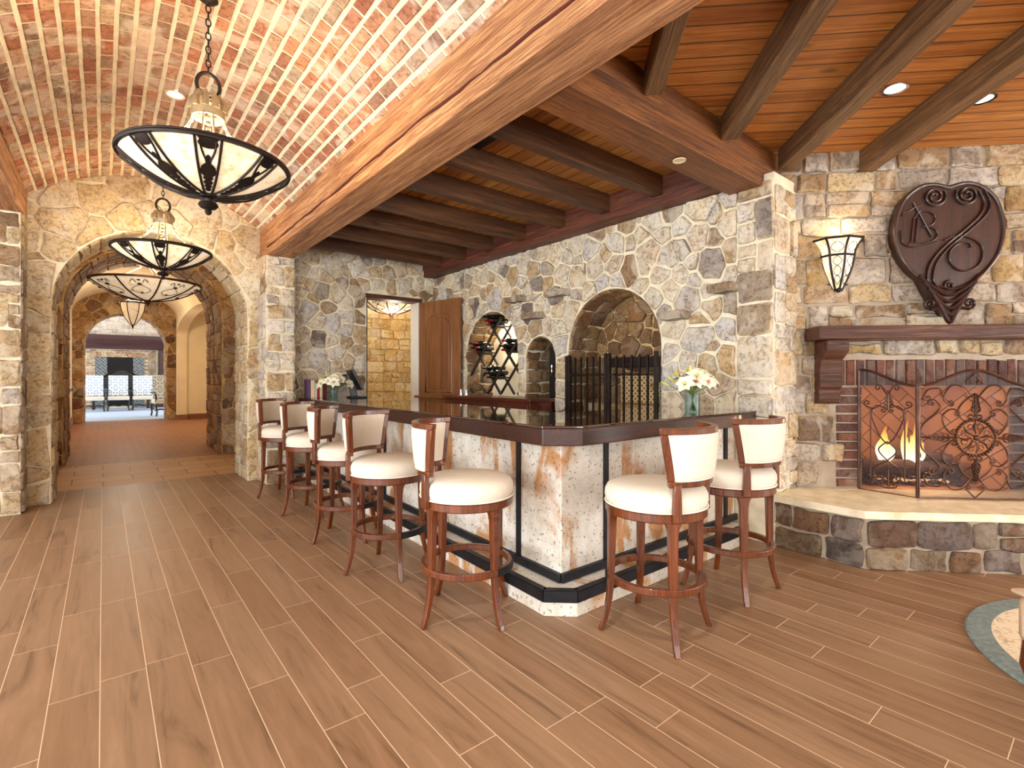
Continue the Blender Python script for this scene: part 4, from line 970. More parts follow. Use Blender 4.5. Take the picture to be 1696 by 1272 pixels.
# ------------------------------------------------------------------ books and till
bx = 2.10
for i, (w, h, d, m, l, tilt) in enumerate(((.03, .25, .17, 'book_purple', 'purple book standing next to the stone pier', 0), (.05, .235, .17, 'book_cream', 'thick cream book between the purple and the white one', 3), (.028, .2, .15, 'book_white', 'thin white book in the row on the bar', 5), (.03, .2, .15, 'book_red', 'red book in the row on the bar', 5), (.035, .21, .15, 'book_cream', 'slim cream book between the red and the maroon one', 4), (.05, .215, .16, 'book_maroon', 'dark maroon book at the right end of the row', 0))):
    b = empty('book', (bx, 6.92, 1.073), 0, l, 'book', 'books at the far end of the bar'); 
    MB().box(0, w, -d / 2, d / 2, 0, h).build('cover', M[m], b, bevel=.003); MB().box(.004, w - .004, -d / 2 + .004, d / 2 + .001, h - .004, h + .0005).build('pages', M['book_white'], b)
    bx += w + .004
pos = empty('till_monitor', (2.66, 6.62, 1.072), R(82), 'black till monitor with its back turned, at the far end of the bar', 'monitor')
mb = MB(); mb.box(-.12, .12, -.12, .1, 0, .02); mb.build('stand_base', M['black'], pos, bevel=.008)
mb = MB(); mb.bar((0, .02, .015), (0, .06, .22), .09, .03); mb.build('stand', M['black'], pos, bevel=.006)
mb = MB(); mb.warp(lambda i, j, k: (-.18 + .36 * i, -.03 + .13 * j - .035 * k, .1 + .27 * j + .015 * k), 1, 1, 1); mb.build('screen', M['black'], pos, bevel=.008)
mb = MB(); mb.tube([(-.06, .1, .2), (-.03, .14, .17), (.03, .15, .18), (.08, .12, .22)], .006); mb.build('cable', M['white_paint'], pos)
mb = MB(); mb.warp(lambda i, j, k: (-.1 + .2 * i, .05 + .07 * j + .04 * k, .16 + .16 * j), 1, 1, 1); mb.build('rear_housing', M['black'], pos, bevel=.008)

# ------------------------------------------------------------------ hearth, mantel, screen, fire
he = empty('hearth', (4.6, .9, 0), 0, 'raised hearth of dark rough stone with a pale limestone slab', 'hearth')
uA, dF = (4.15 - 1.17) * S2, (4.15 + 1.17) * S2
c1 = (4.15, 1.17); c2 = fpt(6.3, dF, 0)[:2]; c3 = fpt(6.3, FD, 0)[:2]; c4 = (4.58, 1.79); c5 = (4.19, 1.79)
H_ = lambda p: (p[0] - 4.6, p[1] - .9)
mb = MB(); mb.prism([H_(p) for p in (c1, c2, c3, c4, c5)], lambda u, v, h: (u, v, h), 0, .355); mb.build('mortar_core', M['mortar_grey'], he, smooth=0)
mb = MB()
def hf(u, v, h):
    x, y, z = fpt(u, dF - h, v); return (x - 4.6, y - .9, z)
courses(mb, uA, 6.2, 0, .35, hf, (.13, .2), (.17, .4), gap=.014, h=.025, seed=16, jit=.01)
def hl(u, v, h): return (4.15 + .04 * u / .62 - h - 4.6, 1.17 + u - .9, v)
courses(mb, 0, .62, 0, .35, hl, (.14, .2), (.18, .32), gap=.014, h=.025, seed=12, jit=.01); mb.build('base_stones', M['stone_dark'], he, smooth=38, fix=False)
rg = random.Random(4); fe = []
N = 40
front = [(4.105 + .03 * i / 8, 1.79 - .66 * i / 8) for i in range(9)]
e0 = fpt(uA - .02, dF - .035, 0); front = [(4.14, 1.79), (4.118, 1.6), (4.11, 1.4), (e0[0], e0[1])]
for i in range(1, N + 1): 
    p = fpt(uA + (6.3 - uA) * i / N, dF - .035 + rg.uniform(-.006, .006), 0); front.append(p[:2])
mb = MB(); mb.prism([H_(p) for p in front + [c3, c4]], lambda u, v, h: (u, v, h), .355, .412); mb.build('slab', M['hearth_slab'], he, bevel=.008, smooth=0)

mt = fire_empty('mantel', 3.4, FD, 0, 'dark timber mantel shelf on carved brackets over the fireplace', 'mantel')
MB().box(-1.37, 1.6, -.27, -.02, 1.648, 1.756).build('shelf', M['mantel_wood'], mt, bevel=.01)
for u in (-1.29, .78):
    mb = MB(); P = [(-.02, 1.645), (-.235, 1.645), (-.235, 1.56), (-.2, 1.53), (-.14, 1.49), (-.115, 1.42), (-.115, 1.3), (-.13, 1.27), (-.1, 1.24), (-.105, 1.17), (-.09, 1.14), (-.02, 1.12)]
    mb.prism(P, lambda a, b, h: (h, a, b), u, u + .17); mb.build('bracket', M['mantel_wood'], mt, bevel=.006, smooth=30)

def spiral(cx, cz, r, a0, turns, sg, n=22):
    return [(cx + r * (1 - .8 * i / n) * math.cos(a0 + sg * 2 * PI * turns * i / n), cz + r * (1 - .8 * i / n) * math.sin(a0 + sg * 2 * PI * turns * i / n)) for i in range(n + 1)]
def smooth(P, n=8):
    out = []
    Q = [P[0]] + list(P) + [P[-1]]
    for i in range(1, len(Q) - 2):
        for k in range(n):
            t = k / n; p0, p1, p2, p3 = Q[i - 1], Q[i], Q[i + 1], Q[i + 2]
            out.append(tuple(.5 * (2 * p1[d] + (-p0[d] + p2[d]) * t + (2 * p0[d] - 5 * p1[d] + 4 * p2[d] - p3[d]) * t * t + (-p0[d] + 3 * p1[d] - 3 * p2[d] + p3[d]) * t ** 3) for d in range(len(p1))))
    return out + [P[-1]]
def curl(P, e0=None, e1=None):
    """smooth curve with inward curls on its ends: e=(radius, +1/-1)"""
    C = smooth(P); 
    def end(C, r, sg):
        p = Vector(C[-1]); d = (p - Vector(C[-3])).normalized(); nrm = Vector((-d.y, d.x)) * sg; c = p + nrm * r
        a0 = math.atan2(p.y - c.y, p.x - c.x); return spiral(c.x, c.y, r, a0, 1.15, sg)[1:]
    if e1: C = C + end(C, *e1)
    if e0: C = (C[::-1] + end(C[::-1], *e0))[::-1]
    return C
def acanthus(mb, x, z, L, ang, f, y=-.012):
    """leaf spray of tapering lobes"""
    for k in range(5):
        t = .15 + k * .17
        for s in (-1, 1):
            l = L * (.34 - .045 * k) ; a = ang + s * R(52 - 4 * k)
            bx_, bz = x + math.cos(ang) * L * t, z + math.sin(ang) * L * t
            P = [(bx_, bz), (bx_ + math.cos(a) * l * .55, bz + math.sin(a) * l * .55), (bx_ + math.cos(a - s * .3) * l, bz + math.sin(a - s * .3) * l)]
            mb.tube([f(p[0], p[1], y) for p in P], [.006, .0075, .0025], 5)
    mb.tube([f(x + math.cos(ang) * L * t, z + math.sin(ang) * L * t, y) for t in (0, .5, 1)], [.010, .010, .003], 6)
fsn = fire_empty('fire_screen', 3.10, 4.145, .413, 'wrought iron three-panel fire screen with scrollwork in front of the fire', 'fire screen')
def panel_frame(mb, w0, w1, topf, f, r=.011):
    n = 20; T = [(w0 + (w1 - w0) * i / n, topf(i / n)) for i in range(n + 1)]
    mb.tube([f(w0, .01, 0)] + [f(u, v, 0) for u, v in T] + [f(w1, .01, 0)], r, 8, True)
fc = lambda u, v, y=0: (u, y, v)
def topc(t): return .865 + .12 * (.5 - .5 * math.cos(2 * PI * t))
mb = MB(); panel_frame(mb, -.395, .395, topc, fc); cp = mb.build('centre_panel', M['bronze'], fsn)
n = 20; mb = MB(); mb.prism([(-.39, .015)] + [(-.39 + .78 * i / n, topc(i / n) - .005) for i in range(n + 1)] + [(.39, .015)], lambda u, v, h: (u, h, v), .006, .008); mb.build('mesh', M['mesh_screen'], cp, smooth=0)
mb = MB(); ZC = .475
mb.lathe([(.128, -.008), (.14, -.012), (.14, .006), (.128, .004)], 40, axis='y'); k0 = 0
for i in range(k0, len(mb.v)): v = mb.v[i]; mb.v[i] = (v[0], v[1], v[2] + ZC)
for k in range(36):
    a = 2 * PI * k / 36; mb.ball((.136 * math.cos(a), -.01, ZC + .136 * math.sin(a)), .011, 6)
for k in range(8):
    a = 2 * PI * k / 8; mb.tube([fc(.03 * math.cos(a), ZC + .03 * math.sin(a), -.01), fc(.08 * math.cos(a + .2), ZC + .08 * math.sin(a + .2), -.014), fc(.122 * math.cos(a), ZC + .122 * math.sin(a), -.01)], [.005, .011, .004], 6)
for k in range(8):
    a = 2 * PI * (k + .5) / 8; c_ = [fc(.085 * math.cos(a) + .022 * math.cos(b_ * .7), ZC + .085 * math.sin(a) + .022 * math.sin(b_ * .7), -.01) for b_ in range(9)]; mb.tube(c_, .004, 5)
mb.ball((0, -.014, ZC), .022, 10); mb.build('rosette', M['bronze'], cp, fix=True)
mb = MB(); r = .0058; sw = lambda P: mb.tube([fc(u, v, -.004) for u, v in P], r, 6)
for s in (-1, 1):
    sx = lambda P: [(s * a, b) for a, b in P]
    q = lambda rr, sg: (rr, sg * s)
    for m in (1, -1):
        zz = lambda P: [(s * a, ZC + m * b) for a, b in P]
        # heart above and below the rosette
        sw(curl(zz([(0.0, .335), (.08, .27), (.118, .2), (.09, .135), (.035, .125)]), None, (.028, -s * m)))
        # side bows hugging the rosette
        sw(curl(zz([(.17, .03), (.215, .09), (.225, .165), (.17, .215), (.118, .2)]), (.024, -s * m), (.022, s * m)))
        # large outer sweep
        sw(curl(zz([(.385, .0), (.37, .09), (.27, .19), (.245, .235), (.28, .28)]), None, (.03, -s * m)))
        sw(curl(zz([(.02, .30), (.09, .385), (.17, .39), (.22, .30), (.19, .245)]), None, (.026, -s * m)))
        sw(curl(zz([(.36, .31), (.33, .36), (.25, .37), (.215, .3)]), (.03, -s * m), None))
        acanthus(mb, 0, ZC + m * .16, .17, m * PI / 2, fc)
    acanthus(mb, s * .15, ZC, .19, 0 if s > 0 else PI, fc)
    sw([(s * .33, ZC), (s * .39, ZC)])
    sw(curl([(0, .965), (s * .05, .91)], None, (.02, -s)))
    sw(curl([(0, .02), (s * .06, .08)], None, (.02, s)))
mb.build('scrollwork', M['bronze'], cp)
for s in (-1, 1):
    a0 = (s * .405, 0); a1 = (s * .66, .30); Ls = math.hypot(.255, .30); dx, dy = (a1[0] - a0[0]) / Ls, .30 / Ls
    fs_ = lambda u, v, y=0, dx=dx, dy=dy, a0=a0, s=s: (a0[0] + dx * u + s * dy * y * 1.0, a0[1] + dy * u + (-abs(dx)) * -y * 1.0 * 1, v)
    tp_ = lambda t: .865 + .13 * (.5 - .5 * math.cos(PI * t))
    mb = MB(); panel_frame(mb, 0, Ls, tp_, fs_); pn = mb.build('side_panel', M['bronze'], fsn)
    mb = MB(); P = [(.005, .015)] + [(.005 + (Ls - .01) * i / n, tp_(i / n) - .005) for i in range(n + 1)] + [(Ls - .005, .015)]
    mb.prism(P, lambda u, v, h: fs_(u, v, h), .006, .008); mb.build('mesh', M['mesh_screen'], pn, smooth=0)
    mb = MB(); sw2 = lambda P: mb.tube([fs_(u, v, -.004) for u, v in P], .0052, 6); cx = Ls / 2
    for q_ in (-1, 1):
        sw2(curl([(cx, .40), (cx + q_ * .05, .46), (cx - q_ * -.0 + q_ * .11, .62), (cx + q_ * .08, .70), (cx + q_ * .02, .69)], None, (.022, q_)))
        sw2(curl([(cx + q_ * .02, .73), (cx + q_ * .09, .68), (cx + q_ * .15, .70)], None, (.025, q_)))
        sw2(curl([(cx, .42), (cx - q_ * .06, .35), (cx + q_ * .0, .27), (cx + q_ * .09, .2), (cx + q_ * .08, .12)], None, (.03, -q_)))
        sw2([(cx + q_ * .115, .12), (cx + q_ * .115, .69)])
        sw2(curl([(cx, .79), (cx + q_ * .04, .86)], None, (.025, -q_)))
        sw2(curl([(cx, .05), (cx + q_ * .05, .06)], None, (.02, q_)))
    acanthus(mb, cx, .67, .16, PI / 2, fs_); acanthus(mb, cx, .06, .17, PI / 2, fs_)
    mb.build('scrollwork', M['bronze'], pn)
    MB().tube([(s * .4, .004, .01), (s * .4, .004, .87)], .007).build('hinge_rod', M['bronze'], pn)

# logs, grate, embers, flames
def firel(u, d, z): return (u, d, z)
fg = fire_empty('fire_grate', 3.02, 4.80, .412, 'black iron log grate inside the firebox', 'grate')
mb = MB()
for k in range(6): mb.tube([(-.35 + .14 * k, -.16, .1), (-.35 + .14 * k, -.12, .07), (-.35 + .14 * k, .12, .07)], .009)
for y in (-.1, .1): mb.tube([(-.38, y, .06), (.38, y, .06)], .01)
mb.build('bars', M['iron'], fg)
for x in (-.35, .35):
    for y in (-.1, .1): MB().tube([(x, y, 0), (x, y, .07)], .009).build('leg', M['iron'], fg)
eb = fire_empty('ember_bed', 3.02, 4.74, .412, 'bed of glowing embers and ash under the logs', 'embers'); eb['kind'] = 'stuff'
mb = MB(); rg = random.Random(2)
for k in range(150): mb.ball((rg.uniform(-.4, .42), rg.uniform(-.12, .16), rg.uniform(.01, .045)), rg.uniform(.012, .028), 5, (1, 1, .7))
mb.build('ash', M['ember'], eb); mb = MB()
for k in range(40): mb.ball((rg.uniform(-.3, .25), rg.uniform(-.1, .05), rg.uniform(.035, .055)), rg.uniform(.01, .02), 5, (1.4, 1, .7))
mb.build('glowing_coals', M['glow'], eb)
for i, (p, q, r_, l) in enumerate((((-.38, -.02, .15), (.08, -.05, .14), .062, 'thick charred log at the front left of the fire'), ((.0, -.02, .15), (.42, .0, .12), .055, 'charred log at the front right of the fire'), ((-.05, .06, .25), (.36, -.02, .22), .045, 'thinner log lying across the top of the fire'))):
    lg = fire_empty('log', 3.02, 4.80, .412, l, 'log', 'logs in the fire'); rg = random.Random(i); P = [Vector(p).lerp(Vector(q), k / 10) + Vector((0, rg.uniform(-.006, .006), rg.uniform(-.006, .006))) for k in range(11)]
    MB().tube(P, [r_ * rg.uniform(.88, 1.1) for _ in P], 12).build('bark', M['log'], lg); 
    k = MB(); k.ball(P[5] + Vector((0, -.01, r_ * .7)), .03, 8); k.build('knot', M['log'], lg)
for i, (x, y, z, h, w, l) in enumerate(((-.16, .0, .2, .3, .085, 'left tongue of flame above the front log'), (.02, -.02, .16, .36, .075, 'tall flame in the middle of the fire'), (.13, .04, .2, .2, .06, 'small flame right of the tall one'))):
    fl = fire_empty('flame', 3.02 + x, 4.78 + y, .412 + z, l, 'flame', 'flames'); rg = random.Random(i + 9); mb = MB()
    for k in range(6):
        ox = rg.uniform(-.05, .05); hh = h * rg.uniform(.45, 1.15); P = [(ox * (1 - .5 * t) + .018 * math.sin(5 * t + k * 1.7), .012 * k - .03, hh * t) for t in [j / 10 for j in range(11)]]
        mb.tube(P, [w * .36 * (math.sin(PI * min(1, .12 + .88 * j / 10)) ** .7) * (1 - .55 * j / 10) + .002 for j in range(11)], 10)
    mb.build('tongue', M['flame'], fl, smooth=80)

# plaque
pq = fire_empty('heart_plaque', 3.09, 4.49, 1.34, 'large heart-shaped carved wooden emblem with scrolls and letters above the mantel', 'plaque')
hp = smooth([(0, 1.535), (.12, 1.565), (.23, 1.54), (.34, 1.44), (.395, 1.28), (.40, 1.14), (.36, .99), (.28, .87), (.19, .79), (.15, .74), (.05, .69)])
heart = hp + [(-u, v) for u, v in hp[::-1][:-1]]
mb = MB(); mb.prism(heart, lambda u, v, h: (u, h, v), -.10, 0); mb.build('heart_board', M['plaque_wood'], pq, smooth=0, bevel=.008)
mb = MB(); mb.tube([(u, -.1, v) for u, v in heart], .016, 8, True); mb.build('rim', M['plaque_wood'], pq)
y_ = -.11
tb = lambda P, r: mb.tube([(u, y_, v) for u, v in P], r, 8, flat=.7)
mb = MB()
tb(spiral(-.11, 1.465, .085, R(30), 2.0, -1, 40), .014); tb(spiral(.13, 1.47, .085, R(150), 2.0, 1, 40), .014)
S = smooth([(.215, 1.5), (.255, 1.40), (.22, 1.30), (.10, 1.18), (-.04, 1.06), (-.14, .93), (-.165, .80), (-.13, .73)])
tb(S, .013); tb([(u + .045, v + .0) for u, v in S], .010)
tb(smooth([(-.08, .74), (.05, .72), (.2, .79), (.30, .9)]), .011)
mb.build('scrolls', M['plaque_wood'], pq)
mb = MB()
tb(smooth([(.16, 1.045), (.15, 1.08), (.08, 1.085), (.01, 1.03), (0.0, .95), (.05, .88), (.13, .86), (.21, .90), (.245, .98), (.23, 1.07), (.14, 1.13), (.04, 1.14), (-.04, 1.11)]), .010); mb.build('letter_c', M['plaque_wood'], pq)
mb = MB()
for du in (0, .03): tb([(-.285 + du, 1.10), (-.265 + du, 1.30)], .008)
tb(smooth([(-.31, 1.085), (-.285, 1.095), (-.24, 1.095)]), .007)
tb(smooth([(-.265, 1.29), (-.22, 1.35), (-.14, 1.34), (-.105, 1.29), (-.13, 1.24), (-.2, 1.225)]), .008); tb(smooth([(-.2, 1.225), (-.12, 1.21), (-.09, 1.16), (-.12, 1.11), (-.2, 1.09)]), .008)
tb([(-.27, 1.42), (-.13, 1.14)], .009)
tb(smooth([(-.35, 1.31), (-.345, 1.34), (-.31, 1.35), (-.26, 1.38), (-.2, 1.40)]), .006); tb(smooth([(-.36, 1.2), (-.35, 1.1), (-.27, 1.06), (-.15, 1.08), (-.08, 1.1)]), .007)
mb.build('letter_b', M['plaque_wood'], pq)
mb = MB()
for z in (.82, .97, 1.11, 1.25):
    w = .36 if z > .9 else .2; mb.bar((.0 if z < 1.2 else .2, -.1, z), (w, -.1, z), .006, .006)
mb.build('board_lines', M['plaque_wood'], pq)
mb = MB()   # acanthus foot
for k in range(5):
    w = .21 - .036 * k; z = .80 - .055 * k; tb(smooth([(-w - .02, z + .03), (-w * .7, z - .05), (0, z - .13), (w * .7, z - .05), (w + .02, z + .03)]), .022)
mb.prism([(-.2, .8), (0, .72), (.2, .8), (.12, .64), (.08, .57), (0, .50), (-.08, .57), (-.12, .64)], lambda u, v, h: (u, h, v), -.1, 0)
tb(spiral(-.145, .60, .045, R(-90), 1.4, -1), .014); tb(spiral(.145, .60, .045, R(-90), 1.4, 1), .014); tb(smooth([(-.145, .555), (-.06, .56), (0, .51)]), .02); tb(smooth([(.145, .555), (.06, .56), (0, .51)]), .02)
tb(spiral(.0, .745, .04, R(90), 1.4, 1), .012)
mb.build('acanthus_foot', M['plaque_wood'], pq, smooth=60)

# sconce
sn = fire_empty('wall_sconce', 2.30, 4.50, 2.07, 'lit iron and glass wall sconce beside the heart emblem', 'wall lamp')
def scx(a, z):   # half-polygon plan
    k = z / .43; r = (.03 + .10 * math.sin(min(1, k * 1.35) * PI / 2)) if k < .68 else (.13 + .07 * ((k - .68) / .32) ** 1.8)
    return (r * math.cos(a), -r * math.sin(a) * .85, z)
AA = [R(0), R(42), R(88), R(138), R(180)]
for i in range(4):
    mb = MB(); mb.sheet(lambda u, v, i=i: scx(AA[i] + (AA[i + 1] - AA[i]) * u, .02 + .40 * v) , 1, 14); mb.build('glass_panel', M['sconce_glass'], sn, smooth=60)
mb = MB()
for a in AA: mb.tube([scx(a, .43 * k / 16) for k in range(17)], .009, 6)
for z in (.292, .425): mb.tube([scx(a, z) for a in AA], .010, 6)
mb.ball((0, -.025, .01), .022, 8); mb.build('iron_frame', M['iron'], sn)
mb = MB()
def onp(i, u, z): p = Vector(scx(AA[i] + (AA[i + 1] - AA[i]) * u, z)); q = p - Vector((0, 0, p.z)); return p + q.normalized() * .003
for i in (1, 2):
    for s in (-1, 1):
        for zc_, zr in ((.09, .04), (.16, .045), (.24, .04)):
            mb.tube([onp(i, .5 + s * .3 * math.sin(PI * k / 8), zc_ - zr + 2 * zr * k / 8) for k in range(9)], .0022, 5)
        mb.tube([onp(i, .5 + s * (.05 + .32 * math.sin(PI * k / 10)), .31 + .08 * k / 10) for k in range(11)], .0022, 5)
mb.build('painted_scrolls', M['iron'], sn)
MB().box(-.08, .08, -.004, 0.0, .05, .4).build('back_plate', M['iron'], sn)

# ------------------------------------------------------------------ chandeliers
def crown_chandelier(ztop):
    t = empty('chandelier', (0, 0, 0), 0, 'x', 'chandelier', 'bowl chandeliers of the hall')
    # origin at the rim centre
    n = 16; a = R(66); Rb = .445; D = .185; rs_ = (Rb * Rb + D * D) / (2 * D)
    prof = []
    for i in range(n + 1):
        r = Rb * (1 - i / n); r = max(r, .012); prof.append((r, -(math.sqrt(rs_ ** 2 - r * r) - (rs_ - D))))
    def bz(r): return -(math.sqrt(rs_ ** 2 - r * r) - (rs_ - D))
    MB().lathe(prof, 48, ring=False).build('glass_bowl', M['bowl_glass'], t, smooth=80, fix=False)
    mb = MB(); mb.lathe([(.438, -.008), (.458, -.010), (.463, 0), (.458, .010), (.45, .012), (.438, .008)], 56); mb.tube([(.455 * math.cos(2 * PI * i / 48),   .455 * math.sin(2 * PI * i / 48), .014) for i in range(48)], .006, 6, True); mb.build('rim', M['iron'], t)
    for k in range(8):
        b = R(45 * k + 37); mb = MB(); ca, sa = math.cos(b), math.sin(b)
        def P(r, w, o=.004):
            z = bz(min(r, Rb - .001)) - o; return (r * ca - w * sa, r * sa + w * ca, z)
        rr = [.44 - .39 * i / 14 for i in range(15)]
        for s in (-1, 1): mb.tube([P(r, s * (.058 * (r / .44) ** .8 + .006)) for r in rr], .0075, 6)
        def disc(r0, ra, rb):   # ornament lying on the bowl
            c = [P(r0 + ra * math.cos(2 * PI * i / 12), rb * math.sin(2 * PI * i / 12), .007) for i in range(12)]; mb.add(c + [P(r0, 0, .012)], [(i, (i + 1) % 12, 12) for i in range(12)])
        disc(.275, .05, .04); disc(.222, .022, .026); disc(.185, .024, .024); disc(.15, .02, .02); disc(.115, .026, .015); disc(.335, .034, .016); disc(.42, .024, .05)
        for s in (-1, 1): mb.tube([P(.33 + .1 * i / 8, s * (.008 + .03 * math.sin(PI * .5 * i / 8))) for i in range(9)], .006, 5)
        mb.add([P(.445, -.06), P(.445, .06), P(.405, .0), P(.42, .03), P(.42, -.03)], [(0, 4, 2), (0, 2, 1), (2, 3, 1)]); mb.build('openwork_band', M['iron'], t, fix=False)
    for k in range(4):
        b = R(90 * k + 82); ca, sa = math.cos(b), math.sin(b); mb = MB()
        def Q(i, j): r = .085 + .34 * i ** 2.2; w = (j - .5) * (.05 + .02 * i); return (r * ca - w * sa, r * sa + w * ca, .30 - .29 * i)
        for j in (0, 1): mb.tube([Q(i / 12, j) for i in range(13)], .004, 5)
        for i in range(1, 6): mb.ball(Q(i / 6.5, .5), .016, 6, (1, 1, .8))
        mb.build('strap', M['pewter'], t)
    mb = MB(); mb.lathe([(.078, .285), (.088, .285), (.092, .33), (.084, .335), (.074, .33)], 28)
    for k in range(10):
        b = 2 * PI * k / 10; mb.tube([(.086 * math.cos(b), .086 * math.sin(b), .33), (.088 * math.cos(b), .088 * math.sin(b), .37), (.062 * math.cos(b), .062 * math.sin(b), .42), (.072 * math.cos(b), .072 * math.sin(b), .435)], [.02, .022, .014, .004], 6)
    mb.build('crown', M['pewter'], t)
    mb = MB(); mb.tube([(.062 * math.sin(2 * PI * i / 24) * (1.0 if i < 99 else 1), 0, .49 + .075 * math.cos(2 * PI * i / 24)) for i in range(24)], .011, 8, True); mb.build('hanging_loop', M['iron'], t)
    mb = MB(); z = .555; k = 0
    while z < ztop - .02:
        mb.tube([((.013 * math.sin(2 * PI * i / 12)) * (k % 2), (.013 * math.sin(2 * PI * i / 12)) * (1 - k % 2), z + .026 + .026 * math.cos(2 * PI * i / 12)) for i in range(12)], .004, 5, True); z += .042; k += 1
    mb.build('chain', M['iron'], t)
    MB().lathe([(.05, ztop), (.055, ztop - .01), (.03, ztop - .03), (.0001, ztop - .035)], 16).build('canopy', M['iron'], t)
    mb = MB(); mb.lathe([(.0001, -.178), (.06, -.175), (.05, -.195), (.022, -.205), (.018, -.22), (.05, -.232), (.055, -.245), (.04, -.262), (.015, -.268), (.02, -.285), (.012, -.30), (.0001, -.305)], 20); mb.build('finial', M['iron'], t)
    return t
ch1 = crown_chandelier(3.665 - 2.64); ch2 = copy_tree(ch1)
ch1.location = (.5, 3.56, 2.64); ch1['label'] = 'nearest crowned bowl chandelier hanging on a chain from the brick vault'
ch2.location = (.5, 6.55, 2.70); ch2['label'] = 'second crowned bowl chandelier, in front of the first stone arch'
def bowl_lamp(Rb, D, ztop, label, loc, rot=0):
    t = empty('bowl_pendant', loc, rot, label, 'pendant lamp'); rs_ = (Rb * Rb + D * D) / (2 * D); n = 14
    def bz(r): return -(math.sqrt(rs_ ** 2 - r * r) - (rs_ - D))
    MB().lathe([(max(.012, Rb * (1 - i / n)), bz(max(.012, Rb * (1 - i / n)))) for i in range(n + 1)], 48, ring=False).build('glass_bowl', M['bowl_glass'], t, smooth=80, fix=False)
    mb = MB(); mb.lathe([(Rb - .01, -.014), (Rb + .012, -.014), (Rb + .016, .014), (Rb - .006, .014)], 48); mb.build('rim', M['bronze'], t)
    for k in range(8):
        b = R(45 * k + 10); ca, sa = math.cos(b), math.sin(b); P = lambda r, w, o=.006, ca=ca, sa=sa: (r * ca - w * sa, r * sa + w * ca, bz(min(r, Rb * .999)) - o)
        MB().tube([P(Rb * (1 - i / 15) + .02, 0) for i in range(15)], .011, 6).build('rib', M['bronze'], t)
        b = R(45 * k + 32.5); ca, sa = math.cos(b), math.sin(b); P = lambda r, w, o=.006, ca=ca, sa=sa: (r * ca - w * sa, r * sa + w * ca, bz(min(r, Rb * .999)) - o); mb = MB()
        for s in (-1, 1):
            mb.tube([P(Rb * (.86 + .08 * math.sin(i)), s * Rb * (.06 + .03 * i)) for i in (0, 1, 2, 3)], .005, 5)
            mb.tube([P(Rb * (.5 + .3 * i / 8), s * Rb * .16 * math.sin(PI * i / 8)) for i in range(9)], .004, 5)
        for r0, w in ((.92, .04), (.82, .055), (.55, .035)): mb.ball(P(Rb * r0, 0), Rb * w * .8, 6, (1, 1, .5))
        mb.build('ornament', M['bronze'], t)
    MB().lathe([(.0001, -D), (.05, -D), (.03, -D - .03), (.035, -D - .045), (.012, -D - .06), (.016, -D - .075), (.0001, -D - .09)], 14).build('finial', M['bronze'], t)
    for k in range(3):
        b = R(120 * k + 40); MB().tube([(Rb * .7 * math.cos(b), Rb * .7 * math.sin(b), -.03), (Rb * .5 * math.cos(b), Rb * .5 * math.sin(b), .10), (Rb * .12 * math.cos(b), Rb * .12 * math.sin(b), .24)], .012, 6).build('arm', M['lamp_trim'], t)
    mb = MB(); mb.lathe([(.0001, .24), (.14, .245), (.12, .262), (.03, .27), (.02, ztop), (.0001, ztop)], 16); mb.build('stem', M['bronze'], t); return t
bowl_lamp(.66, .24, .99, 'widest bronze-ribbed bowl pendant, between the first and second arches', (.5, 8.95, 2.70))
bowl_lamp(.5, .19, .34, 'bronze-ribbed bowl pendant seen through the open door', (3.93, 8.2, 2.66))
lt_ = empty('lantern', (.48, 13.1, 2.42), 0, 'bell-shaped glass lantern in the hall beyond the second arch', 'lantern')
pr = [(.02, .02), (.06, .06), (.13, .18), (.18, .32), (.2, .45), (.2, .48)]
MB().lathe(pr, 32, ring=False).build('glass', M['bowl_glass'], lt_, smooth=80)
for k in range(6):
    b = R(60 * k); MB().tube([((r + .004) * math.cos(b), (r + .004) * math.sin(b), z) for r, z in pr], .009, 6).build('rib', M['bronze'], lt_)
MB().lathe([(.19, .47), (.225, .47), (.23, .5), (.19, .51)], 32).build('rim', M['bronze'], lt_); MB().lathe([(.0001, -.06), (.012, -.04), (.02, 0), (.03, .03), (.0001, .035)], 12).build('finial', M['bronze'], lt_)
mb = MB()
for k in range(3): b = R(120 * k); mb.tube([(.2 * math.cos(b), .2 * math.sin(b), .5), (.1 * math.cos(b), .1 * math.sin(b), .6), (.02 * math.cos(b), .02 * math.sin(b), .68)], .01, 6)
mb.tube([(0, 0, .66), (0, 0, 1.55)], .01, 6); mb.build('hanger', M['lamp_trim'], lt_)

# recessed ceiling lights and the vent
def can(name, loc, r, mat, label, trim='chrome'):
    t = empty(name, loc, 0, label, 'ceiling light'); MB().lathe([(r * .78, -.002), (r, -.006), (r * 1.02, 0), (r * .78, .002)], 28).build('trim_ring', M[trim], t); MB().lathe([(.0001, -.001), (r * .78, -.001), (r * .78, .0), (.0001, .0)], 24).build('lens', M[mat], t)
can('recessed_light', (4.03, .97, 3.238), .075, 'bulb', 'lit round can light in the board ceiling between two rafters')
can('recessed_light', (4.64, .63, 3.238), .075, 'bulb', 'can light in the board ceiling right of the last rafter', 'black')
can('recessed_light', (3.18, 2.02, 2.889), .045, 'lamp_trim', 'small round disc set in the underside of the heavy cross beam', 'lamp_trim')
vz = VCZ + math.sqrt(VR ** 2 - (.46 - VCX) ** 2) - .012
can('recessed_light', (.46, 4.95, vz), .07, 'bulb', 'round can light in the brick vault left of the nearest chandelier', 'lamp_trim')
vt = MB().box(2.28, 2.36, 2.95, 3.45, 3.185, 3.199).build('air_vent', M['black']); tag(vt, 'black slot air vent in the board ceiling above the bar', 'vent')

